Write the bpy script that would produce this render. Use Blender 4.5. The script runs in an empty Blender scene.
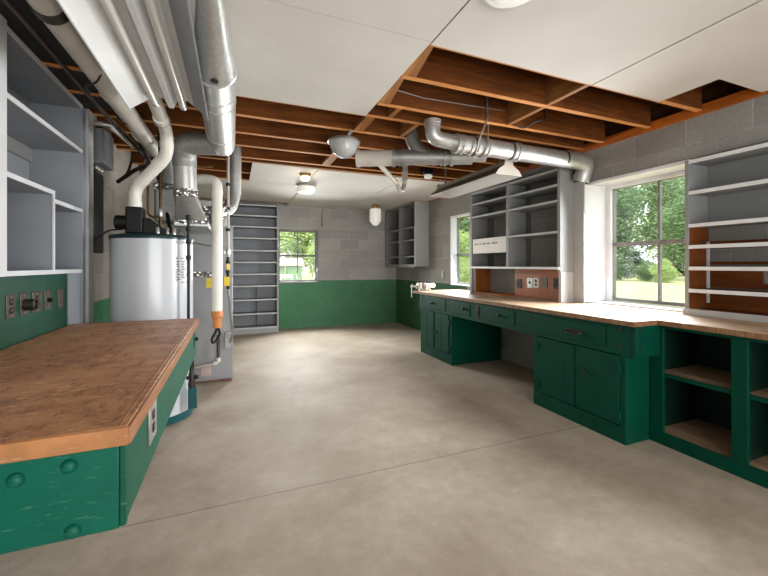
import bpy, bmesh, math, random
from mathutils import Vector, Matrix
random.seed(7)
PI = math.pi
C = bpy.context.scene.collection
SC = bpy.context.scene

# ------------------------------------------------------------------ camera
cam = bpy.data.cameras.new('camera')
cam.sensor_width = 36.0
cam.lens = 374.0 / 768.0 * 36.0
cam.shift_y = -23.0 / 768.0
cam.clip_start = 0.02
cam_o = bpy.data.objects.new('camera', cam)
C.objects.link(cam_o)
cam_o.location = (0, 0, 1.22)
cam_o.rotation_euler = (PI / 2, 0, -math.atan(151.0 / 374.0))
SC.camera = cam_o

# ------------------------------------------------------------------ world, sun, daylight, exposure
w = bpy.data.worlds.new('world')
SC.world = w
w.use_nodes = True
wn = w.node_tree.nodes
bg = wn['Background']
bg.inputs[0].default_value = (0.90, 0.96, 1.0, 1)
bg.inputs[1].default_value = 1.65


def lamp(name, kind, loc, rot, energy, color=(1, 1, 1), size=None, size_y=None, spread=None):
    d = bpy.data.lights.new(name, kind)
    d.energy = energy
    d.color = color
    if kind == 'AREA':
        d.shape = 'RECTANGLE'
        d.size = size
        d.size_y = size_y
        if spread:
            d.spread = spread
    elif kind == 'SUN':
        d.angle = size or 0.03
    elif size:
        d.shadow_soft_size = size
    o = bpy.data.objects.new(name, d)
    C.objects.link(o)
    o.location = loc
    o.rotation_euler = rot
    return o


# sun over the roof (no direct beam enters the visible windows)
lamp('sun', 'SUN', (0, 0, 10), (math.radians(28), math.radians(-38), 0), 2.3, (1, .95, .86), .2)
# fill light added behind the camera, set in an invented doorway
lamp('doorway_daylight', 'AREA', (1.1, -2.25, .95), (math.radians(105), 0, 0), 50, (1, .98, .95), 3.6, 1.7)
# daylight through the three windows
lamp('window_daylight', 'AREA', (3.225, 2.19, 1.45), (0, math.radians(74), 0), 30, (.96, .98, 1), 1.1, .84, math.radians(125))
lamp('window_daylight', 'AREA', (3.225, 4.78, 1.45), (0, math.radians(74), 0), 18, (.96, .98, 1), 1.05, .7, math.radians(125))
lamp('window_daylight', 'AREA', (1.17, 7.27, 1.40), (math.radians(-72), 0, 0), 27, (.98, 1, .97), .7, .95, math.radians(125))

SC.view_settings.view_transform = 'Standard'
SC.view_settings.look = 'None'
SC.view_settings.gamma = 1.0
SC.view_settings.use_curve_mapping = False
SC.view_settings.exposure = 1.0

# ------------------------------------------------------------------ materials


def srgb(r, g, b):
    def f(c):
        c /= 255.0
        return c / 12.92 if c <= 0.04045 else ((c + 0.055) / 1.055) ** 2.4
    return (f(r), f(g), f(b), 1)


class NT:
    """small node-tree writer"""

    def __init__(s, name):
        s.m = bpy.data.materials.new(name)
        s.m.use_nodes = True
        s.t = s.m.node_tree
        s.b = s.t.nodes['Principled BSDF']
        s.co = s.t.nodes.new('ShaderNodeTexCoord').outputs['Object']

    def n(s, kind, **kw):
        nd = s.t.nodes.new('ShaderNode' + kind)
        for k, v in kw.items():
            setattr(nd, k, v)
        return nd

    def l(s, a, b):
        s.t.links.new(a, b)

    def map(s, scale=(1, 1, 1), rot=(0, 0, 0), vec=None):
        nd = s.n('Mapping')
        nd.inputs['Scale'].default_value = scale
        nd.inputs['Rotation'].default_value = rot
        s.l(vec or s.co, nd.inputs['Vector'])
        return nd.outputs[0]

    def noise(s, scale, detail=4, vec=None, rough=.6, dist=0):
        nd = s.n('TexNoise')
        nd.inputs['Scale'].default_value = scale
        nd.inputs['Detail'].default_value = detail
        nd.inputs['Roughness'].default_value = rough
        nd.inputs['Distortion'].default_value = dist
        s.l(vec or s.co, nd.inputs['Vector'])
        return nd.outputs[0]

    def ramp(s, fac, stops):
        nd = s.n('ValToRGB')
        cr = nd.color_ramp
        while len(cr.elements) > 1:
            cr.elements.remove(cr.elements[-1])
        cr.elements[0].position, cr.elements[0].color = stops[0]
        for p, c in stops[1:]:
            e = cr.elements.new(p)
            e.color = c
        s.l(fac, nd.inputs[0])
        return nd.outputs[0]

    def mix(s, fac, a, b, blend='MIX'):
        nd = s.n('Mix', data_type='RGBA', blend_type=blend)
        for sock, v in ((nd.inputs[0], fac), (nd.inputs[6], a), (nd.inputs[7], b)):
            if hasattr(v, 'is_linked') or hasattr(v, 'links'):
                s.l(v, sock)
            else:
                sock.default_value = v
        return nd.outputs[2]

    def math(s, op, a, b=0.0):
        nd = s.n('Math', operation=op)
        for sock, v in ((nd.inputs[0], a), (nd.inputs[1], b)):
            if hasattr(v, 'links'):
                s.l(v, sock)
            else:
                sock.default_value = v
        return nd.outputs[0]

    def col(s, c):
        if hasattr(c, 'links'):
            s.l(c, s.b.inputs['Base Color'])
        else:
            s.b.inputs['Base Color'].default_value = c

    def bump(s, h, strength=.3, dist=.01):
        nd = s.n('Bump')
        nd.inputs['Strength'].default_value = strength
        nd.inputs['Distance'].default_value = dist
        s.l(h, nd.inputs['Height'])
        s.l(nd.outputs[0], s.b.inputs['Normal'])

    def rough(s, r):
        if hasattr(r, 'links'):
            s.l(r, s.b.inputs['Roughness'])
        else:
            s.b.inputs['Roughness'].default_value = r


MATS = {}


def K(k):
    return (k, k, k, 1)


def paint(name, rgb, rough=.5, metal=0.0, var=.12, scale=6, scratch=None, bump=0.0, spec=None):
    """painted or plain surface with slight wear"""
    s = NT(name)
    base = srgb(*rgb)
    n1 = s.noise(scale, 5)
    dark = tuple(c * (1 - var * 1.6) for c in base[:3]) + (1,)
    light = tuple(min(1, c * (1 + var)) for c in base[:3]) + (1,)
    c = s.ramp(n1, [(.3, dark), (.7, light)])
    if scratch:
        n2 = s.noise(5, 8, s.map((3, 3, 38)), .75)
        f = s.ramp(n2, [(.60, K(0)), (.64, K(.6))])
        n3 = s.noise(3.1, 3)
        f2 = s.math('MULTIPLY', f, s.ramp(n3, [(.40, K(0)), (.55, K(1))]))
        c = s.mix(f2, c, srgb(*scratch))
    s.col(c)
    s.rough(rough)
    s.b.inputs['Metallic'].default_value = metal
    if spec is not None:
        s.b.inputs['Specular IOR Level'].default_value = spec
    if bump:
        s.bump(s.noise(90, 4), bump, .004)
    MATS[name] = s.m
    return s.m


def wood(name, dark, mid, light, axis='x', scale=1.0, rough=.65, spec=.3):
    s = NT(name)
    st = {'x': (1.2, 14, 14), 'y': (14, 1.2, 14), 'z': (14, 14, 1.2)}[axis]
    v = s.map(tuple(q * scale for q in st))
    n1 = s.noise(1.6, 7, v, .65, .6)
    n2 = s.noise(2.2, 3)
    c = s.ramp(n1, [(.28, srgb(*dark)), (.5, srgb(*mid)), (.74, srgb(*light))])
    c = s.mix(s.ramp(n2, [(.35, K(0)), (.7, K(.45))]), c, srgb(*dark))
    s.col(c)
    s.rough(rough)
    s.b.inputs['Specular IOR Level'].default_value = spec
    s.bump(n1, .12, .004)
    MATS[name] = s.m
    return s.m


def blocks(name, axes, grey, green=None, zlim=.915, ymin=None, course=.2, zoff=-.137):
    """concrete block masonry, raw grey with a painted green band at the foot"""
    s = NT(name)
    sep = s.n('SeparateXYZ')
    s.l(s.co, sep.inputs[0])
    cb = s.n('CombineXYZ')
    s.l(sep.outputs['XYZ'.index(axes[0])], cb.inputs[0])
    zz = s.math('ADD', sep.outputs[2], zoff)
    s.l(zz, cb.inputs[1])
    br = s.n('TexBrick')
    br.offset = .5
    br.inputs['Scale'].default_value = 1
    br.inputs['Brick Width'].default_value = .4
    br.inputs['Row Height'].default_value = course
    br.inputs['Mortar Size'].default_value = .0055
    br.inputs['Mortar Smooth'].default_value = .5
    br.inputs['Bias'].default_value = 0
    g = srgb(*grey)
    br.inputs['Color1'].default_value = tuple(c * .84 for c in g[:3]) + (1,)
    br.inputs['Color2'].default_value = tuple(min(1, c * 1.12) for c in g[:3]) + (1,)
    br.inputs['Mortar'].default_value = tuple(min(1, c * 1.3) for c in g[:3]) + (1,)
    s.l(cb.outputs[0], br.inputs['Vector'])
    nz = s.noise(45, 6, None, .8)
    big = s.noise(2.2, 4)
    c = s.mix(.75, br.outputs['Color'], s.ramp(nz, [(.25, K(.35)), (.75, K(.68))]), 'OVERLAY')
    c = s.mix(s.ramp(big, [(.4, K(0)), (.75, K(.4))]), c, tuple(q * .72 for q in g[:3]) + (1,))
    if green:
        gc = srgb(*green)
        gp = s.ramp(s.noise(5, 5), [(.3, tuple(q * .8 for q in gc[:3]) + (1,)), (.7, gc)])
        gp = s.mix(s.math('MULTIPLY', br.outputs['Fac'], .35), gp, srgb(120, 150, 120))
        f = s.math('LESS_THAN', sep.outputs[2], zlim)
        if ymin is not None:
            f = s.math('MULTIPLY', f, s.math('GREATER_THAN', sep.outputs[1], ymin))
        c = s.mix(f, c, gp)
    s.col(c)
    s.rough(.82)
    h = s.math('SUBTRACT', s.math('MULTIPLY', nz, .5), br.outputs['Fac'])
    s.bump(h, .55, .006)
    MATS[name] = s.m
    return s.m


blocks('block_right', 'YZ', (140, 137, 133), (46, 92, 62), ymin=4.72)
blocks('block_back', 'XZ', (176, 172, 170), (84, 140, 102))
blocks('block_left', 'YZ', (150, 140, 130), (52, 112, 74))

# concrete floor
s = NT('concrete_floor')
n1 = s.noise(1.3, 6, None, .6)
n2 = s.noise(14, 6, None, .7)
n3 = s.noise(160, 3, None, .7)
c = s.ramp(n1, [(.3, srgb(142, 127, 110)), (.55, srgb(168, 155, 139)), (.75, srgb(184, 173, 159))])
c = s.mix(.32, c, s.ramp(n2, [(.25, K(.3)), (.75, K(.72))]), 'OVERLAY')
c = s.mix(.25, c, s.ramp(n3, [(.3, K(.3)), (.7, K(.7))]), 'OVERLAY')
sep = s.n('SeparateXYZ')
s.l(s.co, sep.inputs[0])
wob = s.math('MULTIPLY', s.math('SUBTRACT', s.noise(6, 3), .5), .012)
dy = s.math('ABSOLUTE', s.math('SUBTRACT', s.math('ADD', sep.outputs[1], wob), 2.07))
line = s.math('LESS_THAN', dy, .005)
c = s.mix(s.math('MULTIPLY', line, .55), c, srgb(96, 88, 80))
s.col(c)
s.rough(s.ramp(n2, [(.3, K(.58)), (.7, K(.75))]))
s.b.inputs['Specular IOR Level'].default_value = .25
s.bump(s.math('SUBTRACT', s.math('MULTIPLY', n3, .3), line), .15, .003)
MATS['concrete_floor'] = s.m

# worn brown hardboard top of the near bench
s = NT('worn_brown_top')
n1 = s.noise(3.2, 8, s.map((1.0, 2.0, 1)), .7, .8)
n2 = s.noise(26, 6, s.map((1, .35, 1)), .8)
n3 = s.noise(60, 4, s.map((.25, 1, 1), (0, 0, .6)), .8)
c = s.ramp(n1, [(.3, srgb(116, 74, 44)), (.48, srgb(166, 112, 72)), (.7, srgb(194, 144, 100))])
c = s.mix(s.ramp(n2, [(.54, K(0)), (.64, K(.7))]), c, srgb(84, 54, 34))
c = s.mix(s.ramp(n3, [(.585, K(0)), (.63, K(.8))]), c, srgb(216, 176, 132))
s.col(c)
s.rough(s.ramp(n2, [(.3, K(.38)), (.7, K(.6))]))
s.bump(n2, .2, .003)
MATS['worn_brown_top'] = s.m

# light worn plywood of the long bench
s = NT('worn_plywood')
n1 = s.noise(2.0, 7, s.map((5, .8, 5)), .65, .5)
n2 = s.noise(7, 6, None, .75)
c = s.ramp(n1, [(.3, srgb(150, 120, 92)), (.5, srgb(182, 152, 124)), (.72, srgb(205, 180, 156))])
c = s.mix(s.ramp(n2, [(.5, K(0)), (.7, K(.5))]), c, srgb(140, 116, 96))
s.col(c)
s.rough(.5)
s.bump(n1, .08, .003)
MATS['worn_plywood'] = s.m

# laminated edge of the long bench (end-grain plies)
s = NT('laminated_edge')
sep = s.n('SeparateXYZ')
s.l(s.co, sep.inputs[0])
ply = s.math('FRACT', s.math('MULTIPLY', s.math('ADD', sep.outputs[1], sep.outputs[0]), 22))
c = s.mix(s.math('LESS_THAN', ply, .06), s.ramp(s.noise(25, 5), [(.3, srgb(108, 74, 48)), (.7, srgb(150, 112, 78))]), srgb(98, 66, 42))
s.col(c)
s.rough(.6)
MATS['laminated_edge'] = s.m

# ceiling board
s = NT('ceiling_board')
n1 = s.noise(1.5, 4)
s.col(s.ramp(n1, [(.3, srgb(196, 191, 184)), (.7, srgb(208, 204, 198))]))
s.rough(.75)
s.b.inputs['Specular IOR Level'].default_value = .25
MATS['ceiling_board'] = s.m

# galvanised sheet with spangle and dirt
for nm, rgb, ro in (('galvanised', (186, 186, 184), .38), ('galvanised_dull', (158, 158, 155), .5)):
    s = NT(nm)
    vo = s.n('TexVoronoi')
    vo.inputs['Scale'].default_value = 55
    s.l(s.co, vo.inputs['Vector'])
    b = srgb(*rgb)
    c = s.mix(.25, b, s.ramp(vo.outputs['Color'], [(0, K(.35)), (1, K(.8))]), 'OVERLAY')
    c = s.mix(s.ramp(s.noise(9, 6, None, .8), [(.6, K(0)), (.78, K(.5))]), c, srgb(120, 112, 104))
    s.col(c)
    s.b.inputs['Metallic'].default_value = .72
    s.rough(s.ramp(s.noise(12, 4), [(.3, K(ro - .08)), (.7, K(ro + .12))]))
    MATS[nm] = s.m

# foil tape (crinkled)
s = NT('foil_tape')
s.col(srgb(200, 200, 200))
s.b.inputs['Metallic'].default_value = .9
s.rough(.3)
vo = s.n('TexVoronoi')
vo.inputs['Scale'].default_value = 30
s.l(s.co, vo.inputs['Vector'])
s.bump(vo.outputs[0], 1.0, .03)
MATS['foil_tape'] = s.m

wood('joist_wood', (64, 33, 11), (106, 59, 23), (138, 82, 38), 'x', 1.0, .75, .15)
wood('lit_edge_wood', (176, 108, 52), (206, 140, 78), (222, 164, 106), 'x', 1.0, .7)  # paler clean joist edge, with floor bounce light put into the colour
wood('block_wood', (110, 66, 30), (158, 104, 54), (190, 134, 80), 'y', 1.0, .7)
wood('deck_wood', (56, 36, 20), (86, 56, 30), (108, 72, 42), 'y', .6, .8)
wood('orange_wood', (100, 50, 16), (142, 76, 26), (164, 94, 38), 'z', .8, .45, .4)
wood('shaded_recess_wood', (88, 44, 14), (120, 64, 22), (142, 82, 34), 'y', .8, .55, .25)  # same orange wood, darkened for the weak light inside the recess
wood('orange_board', (124, 60, 14), (172, 92, 26), (196, 114, 40), 'y', .8, .45, .4)
wood('cubby_wood', (128, 100, 76), (166, 138, 112), (192, 168, 144), 'y', .8, .6)
wood('bark', (70, 56, 44), (104, 88, 72), (132, 116, 100), 'z', .4, .9)

paint('teal_paint', (0, 88, 70), .45, 0, .1, 4, (120, 160, 146), .04, .25)
paint('side_green', (16, 78, 58), .55, 0, .12, 4, (130, 150, 140), .04, .2)
paint('cabinet_green', (0, 62, 46), .5, 0, .1, 4, (50, 100, 80), .04, .14)
paint('cabinet_dark', (5, 40, 31), .5, 0, .15, 5)
paint('panel_green', (20, 66, 50), .38, 0, .22, 3.5, (60, 110, 84))
paint('grey_paint', (132, 132, 131), .5, 0, .07, 3)
paint('light_grey_paint', (168, 168, 167), .45, 0, .05, 3)
paint('blue_grey_paint', (138, 142, 148), .45, 0, .06, 3)
paint('pale_edge', (206, 207, 208), .45, 0, .05, 6)
paint('dark_grey_paint', (98, 98, 97), .55, 0, .08, 4)
paint('white_trim', (226, 227, 230), .4, 0, .04, 5)
paint('frame_grey', (128, 126, 124), .5, 0, .12, 20)
paint('pvc', (222, 219, 208), .38, 0, .05, 5)
paint('beige_pipe', (192, 186, 176), .5, 0, .08, 5)
paint('enamel_white', (196, 199, 204), .22, 0, .02, 2, spec=.6)
paint('furnace_grey', (164, 165, 168), .4, .15, .05, 4)
paint('furnace_dark', (150, 150, 151), .45, .15, .05, 4)
paint('fixture_white', (216, 217, 218), .35, 0, .03, 5)
paint('fixture_grey', (150, 150, 150), .4, .1, .06, 5)
paint('tube_white', (205, 202, 197), .3, 0, .03, 5)
paint('fixture_olive', (110, 100, 82), .5, .2, .1, 5)
paint('beige_metal', (188, 180, 168), .5, 0, .06, 8)
paint('black_plastic', (22, 21, 21), .5, 0, .2, 12, spec=.25)
paint('black_pipe', (34, 32, 30), .5, .3, .2, 12)
paint('dark_metal', (60, 56, 52), .45, .6, .15, 20)
paint('shade_black', (26, 25, 25), .7)  # black that stands for shade overhead and in the seam gaps
paint('rust_plate', (92, 82, 74), .5, .5, .25, 30)
paint('steel', (176, 174, 170), .35, .8, .1, 14)
paint('brass', (178, 140, 74), .35, .8, .1, 14)
paint('copper', (92, 64, 46), .4, .75, .15, 20)
paint('terracotta_rubber', (196, 122, 56), .5, 0, .08, 9)
paint('yellow_tag', (226, 196, 30), .5, 0, .05, 9)
paint('heater_teal', (10, 76, 82), .35, 0, .08, 6)
paint('heater_lid', (16, 44, 46), .35, .1, .1, 6)
paint('panel_box', (120, 124, 128), .45, .2, .08, 8)
paint('print_dark', (48, 46, 44), .6)
paint('box_white', (214, 208, 200), .5, 0, .03, 8)
paint('cable_black', (22, 20, 19), .5)
paint('shed_green', (104, 146, 96), .6)
paint('shed_roof', (196, 172, 164), .7)
paint('brick_base', (116, 82, 70), .8)
paint('wing_grey', (140, 143, 147), .4, .1, .04, 5)

# lamp glass (translucent white, off but with a faint added glow) and the one lit bulb
s = NT('milk_glass')
s.col(srgb(238, 236, 230))
s.rough(.25)
s.b.inputs['Transmission Weight'].default_value = .15
s.b.inputs['Emission Color'].default_value = (1, .96, .9, 1)
s.b.inputs['Emission Strength'].default_value = .12
MATS['milk_glass'] = s.m
s = NT('lit_glass')
s.col(srgb(250, 240, 220))
s.b.inputs['Emission Color'].default_value = (1, .86, .66, 1)
s.b.inputs['Emission Strength'].default_value = 1.1
MATS['lit_glass'] = s.m
# prismatic clear shade
s = NT('prismatic_glass')
s.col(srgb(205, 206, 206))
s.rough(.2)
s.b.inputs['Transmission Weight'].default_value = .35
s.b.inputs['Alpha'].default_value = .92
wv = s.n('TexWave')
wv.inputs['Scale'].default_value = 30
s.l(s.co, wv.inputs['Vector'])
s.bump(wv.outputs[0], .4, .01)
MATS['prismatic_glass'] = s.m
# window glass
s = NT('window_glass')
mixs = s.n('MixShader')
tr = s.n('BsdfTransparent')
gl = s.n('BsdfGlossy')
gl.inputs['Roughness'].default_value = .02
mixs.inputs[0].default_value = .02
s.l(tr.outputs[0], mixs.inputs[1])
s.l(gl.outputs[0], mixs.inputs[2])
s.l(mixs.outputs[0], s.t.nodes['Material Output'].inputs[0])
MATS['window_glass'] = s.m
# leaves
for nm, a, b in (('leaf_green', (92, 118, 80), (148, 172, 124)), ('leaf_pale', (140, 164, 102), (206, 222, 158)), ('leaf_deep', (80, 106, 80), (132, 158, 114))):
    s = NT(nm)
    c = s.ramp(s.noise(1.6, 4, None, .8), [(.3, srgb(*a)), (.7, srgb(*b))])
    s.col(c)
    s.rough(.6)
    tl = s.n('BsdfTranslucent')
    s.l(c, tl.inputs[0])
    mx = s.n('MixShader')
    mx.inputs[0].default_value = .4
    s.l(s.b.outputs[0], mx.inputs[1])
    s.l(tl.outputs[0], mx.inputs[2])
    s.l(mx.outputs[0], s.t.nodes['Material Output'].inputs[0])
    MATS[nm] = s.m
s = NT('lawn')
c = s.ramp(s.noise(1.2, 6, None, .7), [(.3, srgb(142, 152, 98)), (.7, srgb(184, 186, 136))])
s.col(c)
s.rough(.9)
s.bump(s.noise(60, 3), .5, .03)
MATS['lawn'] = s.m

# ------------------------------------------------------------------ mesh helpers


class MB:
    def __init__(s):
        s.b = bmesh.new()

    def box(s, x0, x1, y0, y1, z0, z1, rot=None):
        vs = [s.b.verts.new((x, y, z)) for x in (x0, x1) for y in (y0, y1) for z in (z0, z1)]
        for f in ((0, 1, 3, 2), (4, 6, 7, 5), (0, 4, 5, 1), (2, 3, 7, 6), (0, 2, 6, 4), (1, 5, 7, 3)):
            s.b.faces.new([vs[i] for i in f])
        if rot:
            ang, ax = rot
            c = Vector(((x0 + x1) / 2, (y0 + y1) / 2, (z0 + z1) / 2))
            bmesh.ops.rotate(s.b, verts=vs, cent=c, matrix=Matrix.Rotation(ang, 3, ax))
        return s

    def hexa(s, p):
        """8 corner points: bottom 4 then top 4"""
        vs = [s.b.verts.new(q) for q in p]
        for f in ((3, 2, 1, 0), (4, 5, 6, 7), (0, 1, 5, 4), (1, 2, 6, 5), (2, 3, 7, 6), (3, 0, 4, 7)):
            s.b.faces.new([vs[i] for i in f])
        return s

    def prism(s, poly, axis, a0, a1):
        """extrude a 2-D polygon: axis 'x' takes (y,z), 'y' takes (x,z), 'z' takes (x,y)"""
        def P(u, v, a):
            return {'x': (a, u, v), 'y': (u, a, v), 'z': (u, v, a)}[axis]
        A = [s.b.verts.new(P(u, v, a0)) for u, v in poly]
        B = [s.b.verts.new(P(u, v, a1)) for u, v in poly]
        n = len(poly)
        s.b.faces.new(A[::-1])
        s.b.faces.new(B)
        for i in range(n):
            s.b.faces.new((A[i], A[(i + 1) % n], B[(i + 1) % n], B[i]))
        bmesh.ops.recalc_face_normals(s.b, faces=s.b.faces)
        return s

    def lathe(s, prof, o, axis='z', n=32, close=True):
        """prof: (radius, height) from one end to the other"""
        o = Vector(o)
        rings = []
        for r, h in prof:
            ring = []
            for i in range(n):
                a = 2 * PI * i / n
                p = {'z': (r * math.cos(a), r * math.sin(a), h), 'x': (h, r * math.cos(a), r * math.sin(a)),
                     'y': (r * math.sin(a), h, r * math.cos(a))}[axis]
                ring.append(s.b.verts.new(o + Vector(p)))
            rings.append(ring)
        for A, B in zip(rings, rings[1:]):
            for i in range(n):
                s.b.faces.new((A[i], A[(i + 1) % n], B[(i + 1) % n], B[i]))
        if close:
            s.b.faces.new(rings[0][::-1])
            s.b.faces.new(rings[-1])
        bmesh.ops.recalc_face_normals(s.b, faces=s.b.faces)
        return s

    def tube(s, pts, r, n=16, fillet=0.0, seg=6, cap=True, rad=None):
        pts = [Vector(p) for p in pts]
        if fillet and len(pts) > 2:
            out = [pts[0]]
            for a, b, c in zip(pts, pts[1:], pts[2:]):
                u, v = (a - b), (c - b)
                f = min(fillet, u.length * .48, v.length * .48)
                u.normalize()
                v.normalize()
                p0, p2 = b + u * f, b + v * f
                for i in range(seg + 1):
                    t = i / seg
                    out.append(p0 * (1 - t) ** 2 + b * 2 * t * (1 - t) + p2 * t * t)
            out.append(pts[-1])
            pts = out
        rr = rad or [r] * len(pts)
        T = []
        for i in range(len(pts)):
            a = pts[max(0, i - 1)]
            b = pts[min(len(pts) - 1, i + 1)]
            T.append((b - a).normalized())
        up = Vector((0, 0, 1)) if abs(T[0].z) < .9 else Vector((1, 0, 0))
        U = T[0].cross(up).normalized()
        rings = []
        for i, p in enumerate(pts):
            U = (U - T[i] * U.dot(T[i])).normalized()
            V = T[i].cross(U)
            rings.append([s.b.verts.new(p + (U * math.cos(2 * PI * k / n) + V * math.sin(2 * PI * k / n)) * rr[i]) for k in range(n)])
        for A, B in zip(rings, rings[1:]):
            for i in range(n):
                s.b.faces.new((A[i], A[(i + 1) % n], B[(i + 1) % n], B[i]))
        if cap:
            s.b.faces.new(rings[0][::-1])
            s.b.faces.new(rings[-1])
        bmesh.ops.recalc_face_normals(s.b, faces=s.b.faces)
        return s

    def ring(s, p, d, r, wdt, n=24):
        """a collar of width wdt round the point p along direction d"""
        d = Vector(d).normalized()
        p = Vector(p)
        return s.tube([p - d * wdt / 2, p + d * wdt / 2], r, n)


EACH = {'collar', 'coupling', 'seam_ring', 'tape_band', 'dark_band', 'fitting', 'slot', 'screw', 'bolt', 'foot', 'connector', 'hanger', 'end_cap',
        'lamp_holder', 'back_strip', 'wire', 'elbow', 'slip_nut', 'backrest_slat', 'hinge'}


def islands(b):
    b.verts.ensure_lookup_table()
    seen, out = set(), []
    for v in b.verts:
        if v.index in seen:
            continue
        st, grp = [v], []
        seen.add(v.index)
        while st:
            q = st.pop()
            grp.append(q)
            for e in q.link_edges:
                o = e.other_vert(q)
                if o.index not in seen:
                    seen.add(o.index)
                    st.append(o)
        out.append(grp)
    return out


def obj(name, mb, mat, parent=None, bev=0.0, smooth=True, label=None, shift=None):
    if name in EACH:
        mb.b.verts.index_update()
        isl = islands(mb.b)
        if len(isl) > 1:
            o = None
            for grp in isl:
                keep = {v.index for v in grp}
                m2 = MB()
                m2.b.free()
                m2.b = mb.b.copy()
                m2.b.verts.ensure_lookup_table()
                m2.b.verts.index_update()
                bmesh.ops.delete(m2.b, geom=[v for v in m2.b.verts if v.index not in keep], context='VERTS')
                o = obj(name, m2, mat, parent, bev, smooth, label, shift)
            mb.b.free()
            return o
    me = bpy.data.meshes.new(name)
    org = Vector((0, 0, 0))
    if parent is not None and shift is not False:
        q = parent
        while q is not None:
            org += q.location
            q = q.parent
    if org.length:
        bmesh.ops.translate(mb.b, verts=mb.b.verts, vec=-org)
    mb.b.to_mesh(me)
    mb.b.free()
    mats = mat if isinstance(mat, (list, tuple)) else [mat]
    for m in mats:
        me.materials.append(MATS[m])
    if smooth:
        me.shade_smooth()
        me.set_sharp_from_angle(angle=math.radians(35))
    o = bpy.data.objects.new(name, me)
    C.objects.link(o)
    if parent is not None:
        o.parent = parent
    if bev:
        md = o.modifiers.new('edge', 'BEVEL')
        md.width = bev
        md.segments = 2
        md.limit_method = 'ANGLE'
        md.angle_limit = math.radians(40)
    if label:
        o['label'] = label
    return o


def tag(o, label, cat, group=None, kind=None):
    o['label'] = label
    o['category'] = cat
    if group:
        o['group'] = group
    if kind:
        o['kind'] = kind
    return o


def thing(name, label, cat, loc, group=None, rotz=0):
    o = bpy.data.objects.new(name, None)
    C.objects.link(o)
    o.empty_display_size = .05
    o.location = loc
    o.rotation_euler = (0, 0, rotz)
    return tag(o, label, cat, group)


def solo(name, mb, mat, label, cat, origin=None, group=None, bev=0.0, smooth=True):
    o = obj(name, mb, mat, None, bev, smooth)
    if origin is not None:
        o.data.transform(Matrix.Translation(-Vector(origin)))
        o.location = origin
    return tag(o, label, cat, group)


def struct(name, mb, mat, label, cat, parent=None, bev=0.0):
    o = obj(name, mb, mat, parent, bev)
    if parent is None:
        tag(o, label, cat, kind='structure')
    elif label:
        o['label'] = label
    return o


def dup(root, loc, label, group=None):
    r = root.copy()
    C.objects.link(r)
    r.location = loc
    r['label'] = label
    if group:
        r['group'] = group
    for ch in list(root.children):
        c = ch.copy()
        C.objects.link(c)
        c.parent = r
        for g in list(ch.children):
            d = g.copy()
            C.objects.link(d)
            d.parent = c
    return r


# ================================================================== the setting
ZT = 2.62            # top of the masonry
CZ = 2.35            # ceiling board, lower face
JZ = 2.362           # underside of the joists
XR = 3.24            # right wall face
struct('floor', MB().box(-1.7, 3.6, -2.6, 7.7, -.12, 0), 'concrete_floor', 'bare beige-grey concrete floor of the basement workshop', 'floor')

m = MB()
for b in ((-1.7, 3.56, .0, .885), (-1.7, 3.56, 1.9, ZT)):
    m.box(b[0], b[1], 7.33, 7.63, b[2], b[3])
m.box(-1.7, .79, 7.33, 7.63, .885, 1.9)
m.box(1.545, 3.56, 7.33, 7.63, .885, 1.9)
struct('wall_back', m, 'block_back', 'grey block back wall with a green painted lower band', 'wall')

m = MB()
m.box(XR, 3.56, -2.6, 7.33, 0, .85)
m.box(XR, 3.56, -2.6, 7.33, 2.03, 2.337)
m.box(XR, 3.56, -2.6, .45, .85, 2.03)
m.box(3.42, 3.56, .45, 1.77, .85, 2.03)
m.box(XR, 3.56, 2.66, 4.0, .85, 2.03)
m.box(XR, 3.39, 4.0, 4.40, .85, 2.03)
m.box(XR, 3.39, 5.17, 7.33, .85, 2.03)
m.box(XR, 3.39, 4.40, 5.17, .85, .90)
m.box(XR, 3.39, 4.40, 5.17, 2.0, 2.03)
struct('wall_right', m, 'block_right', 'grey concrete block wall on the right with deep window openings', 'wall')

m = MB()
m.box(-1.7, -1.32, -2.6, 3.49, 0, ZT)
m.box(-1.7, -1.06, 3.49, 7.33, 0, ZT)
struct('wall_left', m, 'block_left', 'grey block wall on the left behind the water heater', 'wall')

m = MB()
m.box(-1.7, -.7, -2.6, -2.3, 0, ZT)
m.box(2.9, 3.56, -2.6, -2.3, 0, ZT)
m.box(-.7, 2.9, -2.6, -2.3, 2.3, ZT)
struct('wall_front', m, 'block_back', 'block wall behind the camera with a wide open doorway', 'wall')  # unseen wall; its opening is added to admit the fill light

m = MB()
XL = -.35
for x0, x1, y0, y1 in ((XL, .932, -2.5, 1.6645), (XL, .932, 1.6675, 2.68), (.941, 2.085, -2.5, 1.69), (2.099, XR, -2.5, 1.345),
                       (2.097, 2.74, 1.345, 1.69), (.2, .932, 4.39, 5.36), (-1.06, .928, 5.364, 6.95), (.942, 2.085, 4.41, 7.33),
                       (2.099, XR, 4.43, 7.33)):
    m.box(x0, x1, y0, y1, CZ, CZ + .011)
struct('ceiling', m, 'ceiling_board', 'pale fibreboard ceiling sheets with thin dark seams and cut-out openings', 'ceiling')
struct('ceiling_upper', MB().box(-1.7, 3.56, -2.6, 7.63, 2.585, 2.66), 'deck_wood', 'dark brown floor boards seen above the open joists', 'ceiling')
m = MB().box(XR - .03, XR + .1, -2.6, 7.33, 2.337, 2.405)
struct('trim_1', m, 'orange_board', 'orange wooden sill plate along the top of the right wall', 'trim')
struct('trim_2', MB().box(XR + .1, XR + .34, -2.6, 7.33, CZ, 2.6), 'deck_wood', 'dark rim board above the right wall', 'trim')

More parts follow.
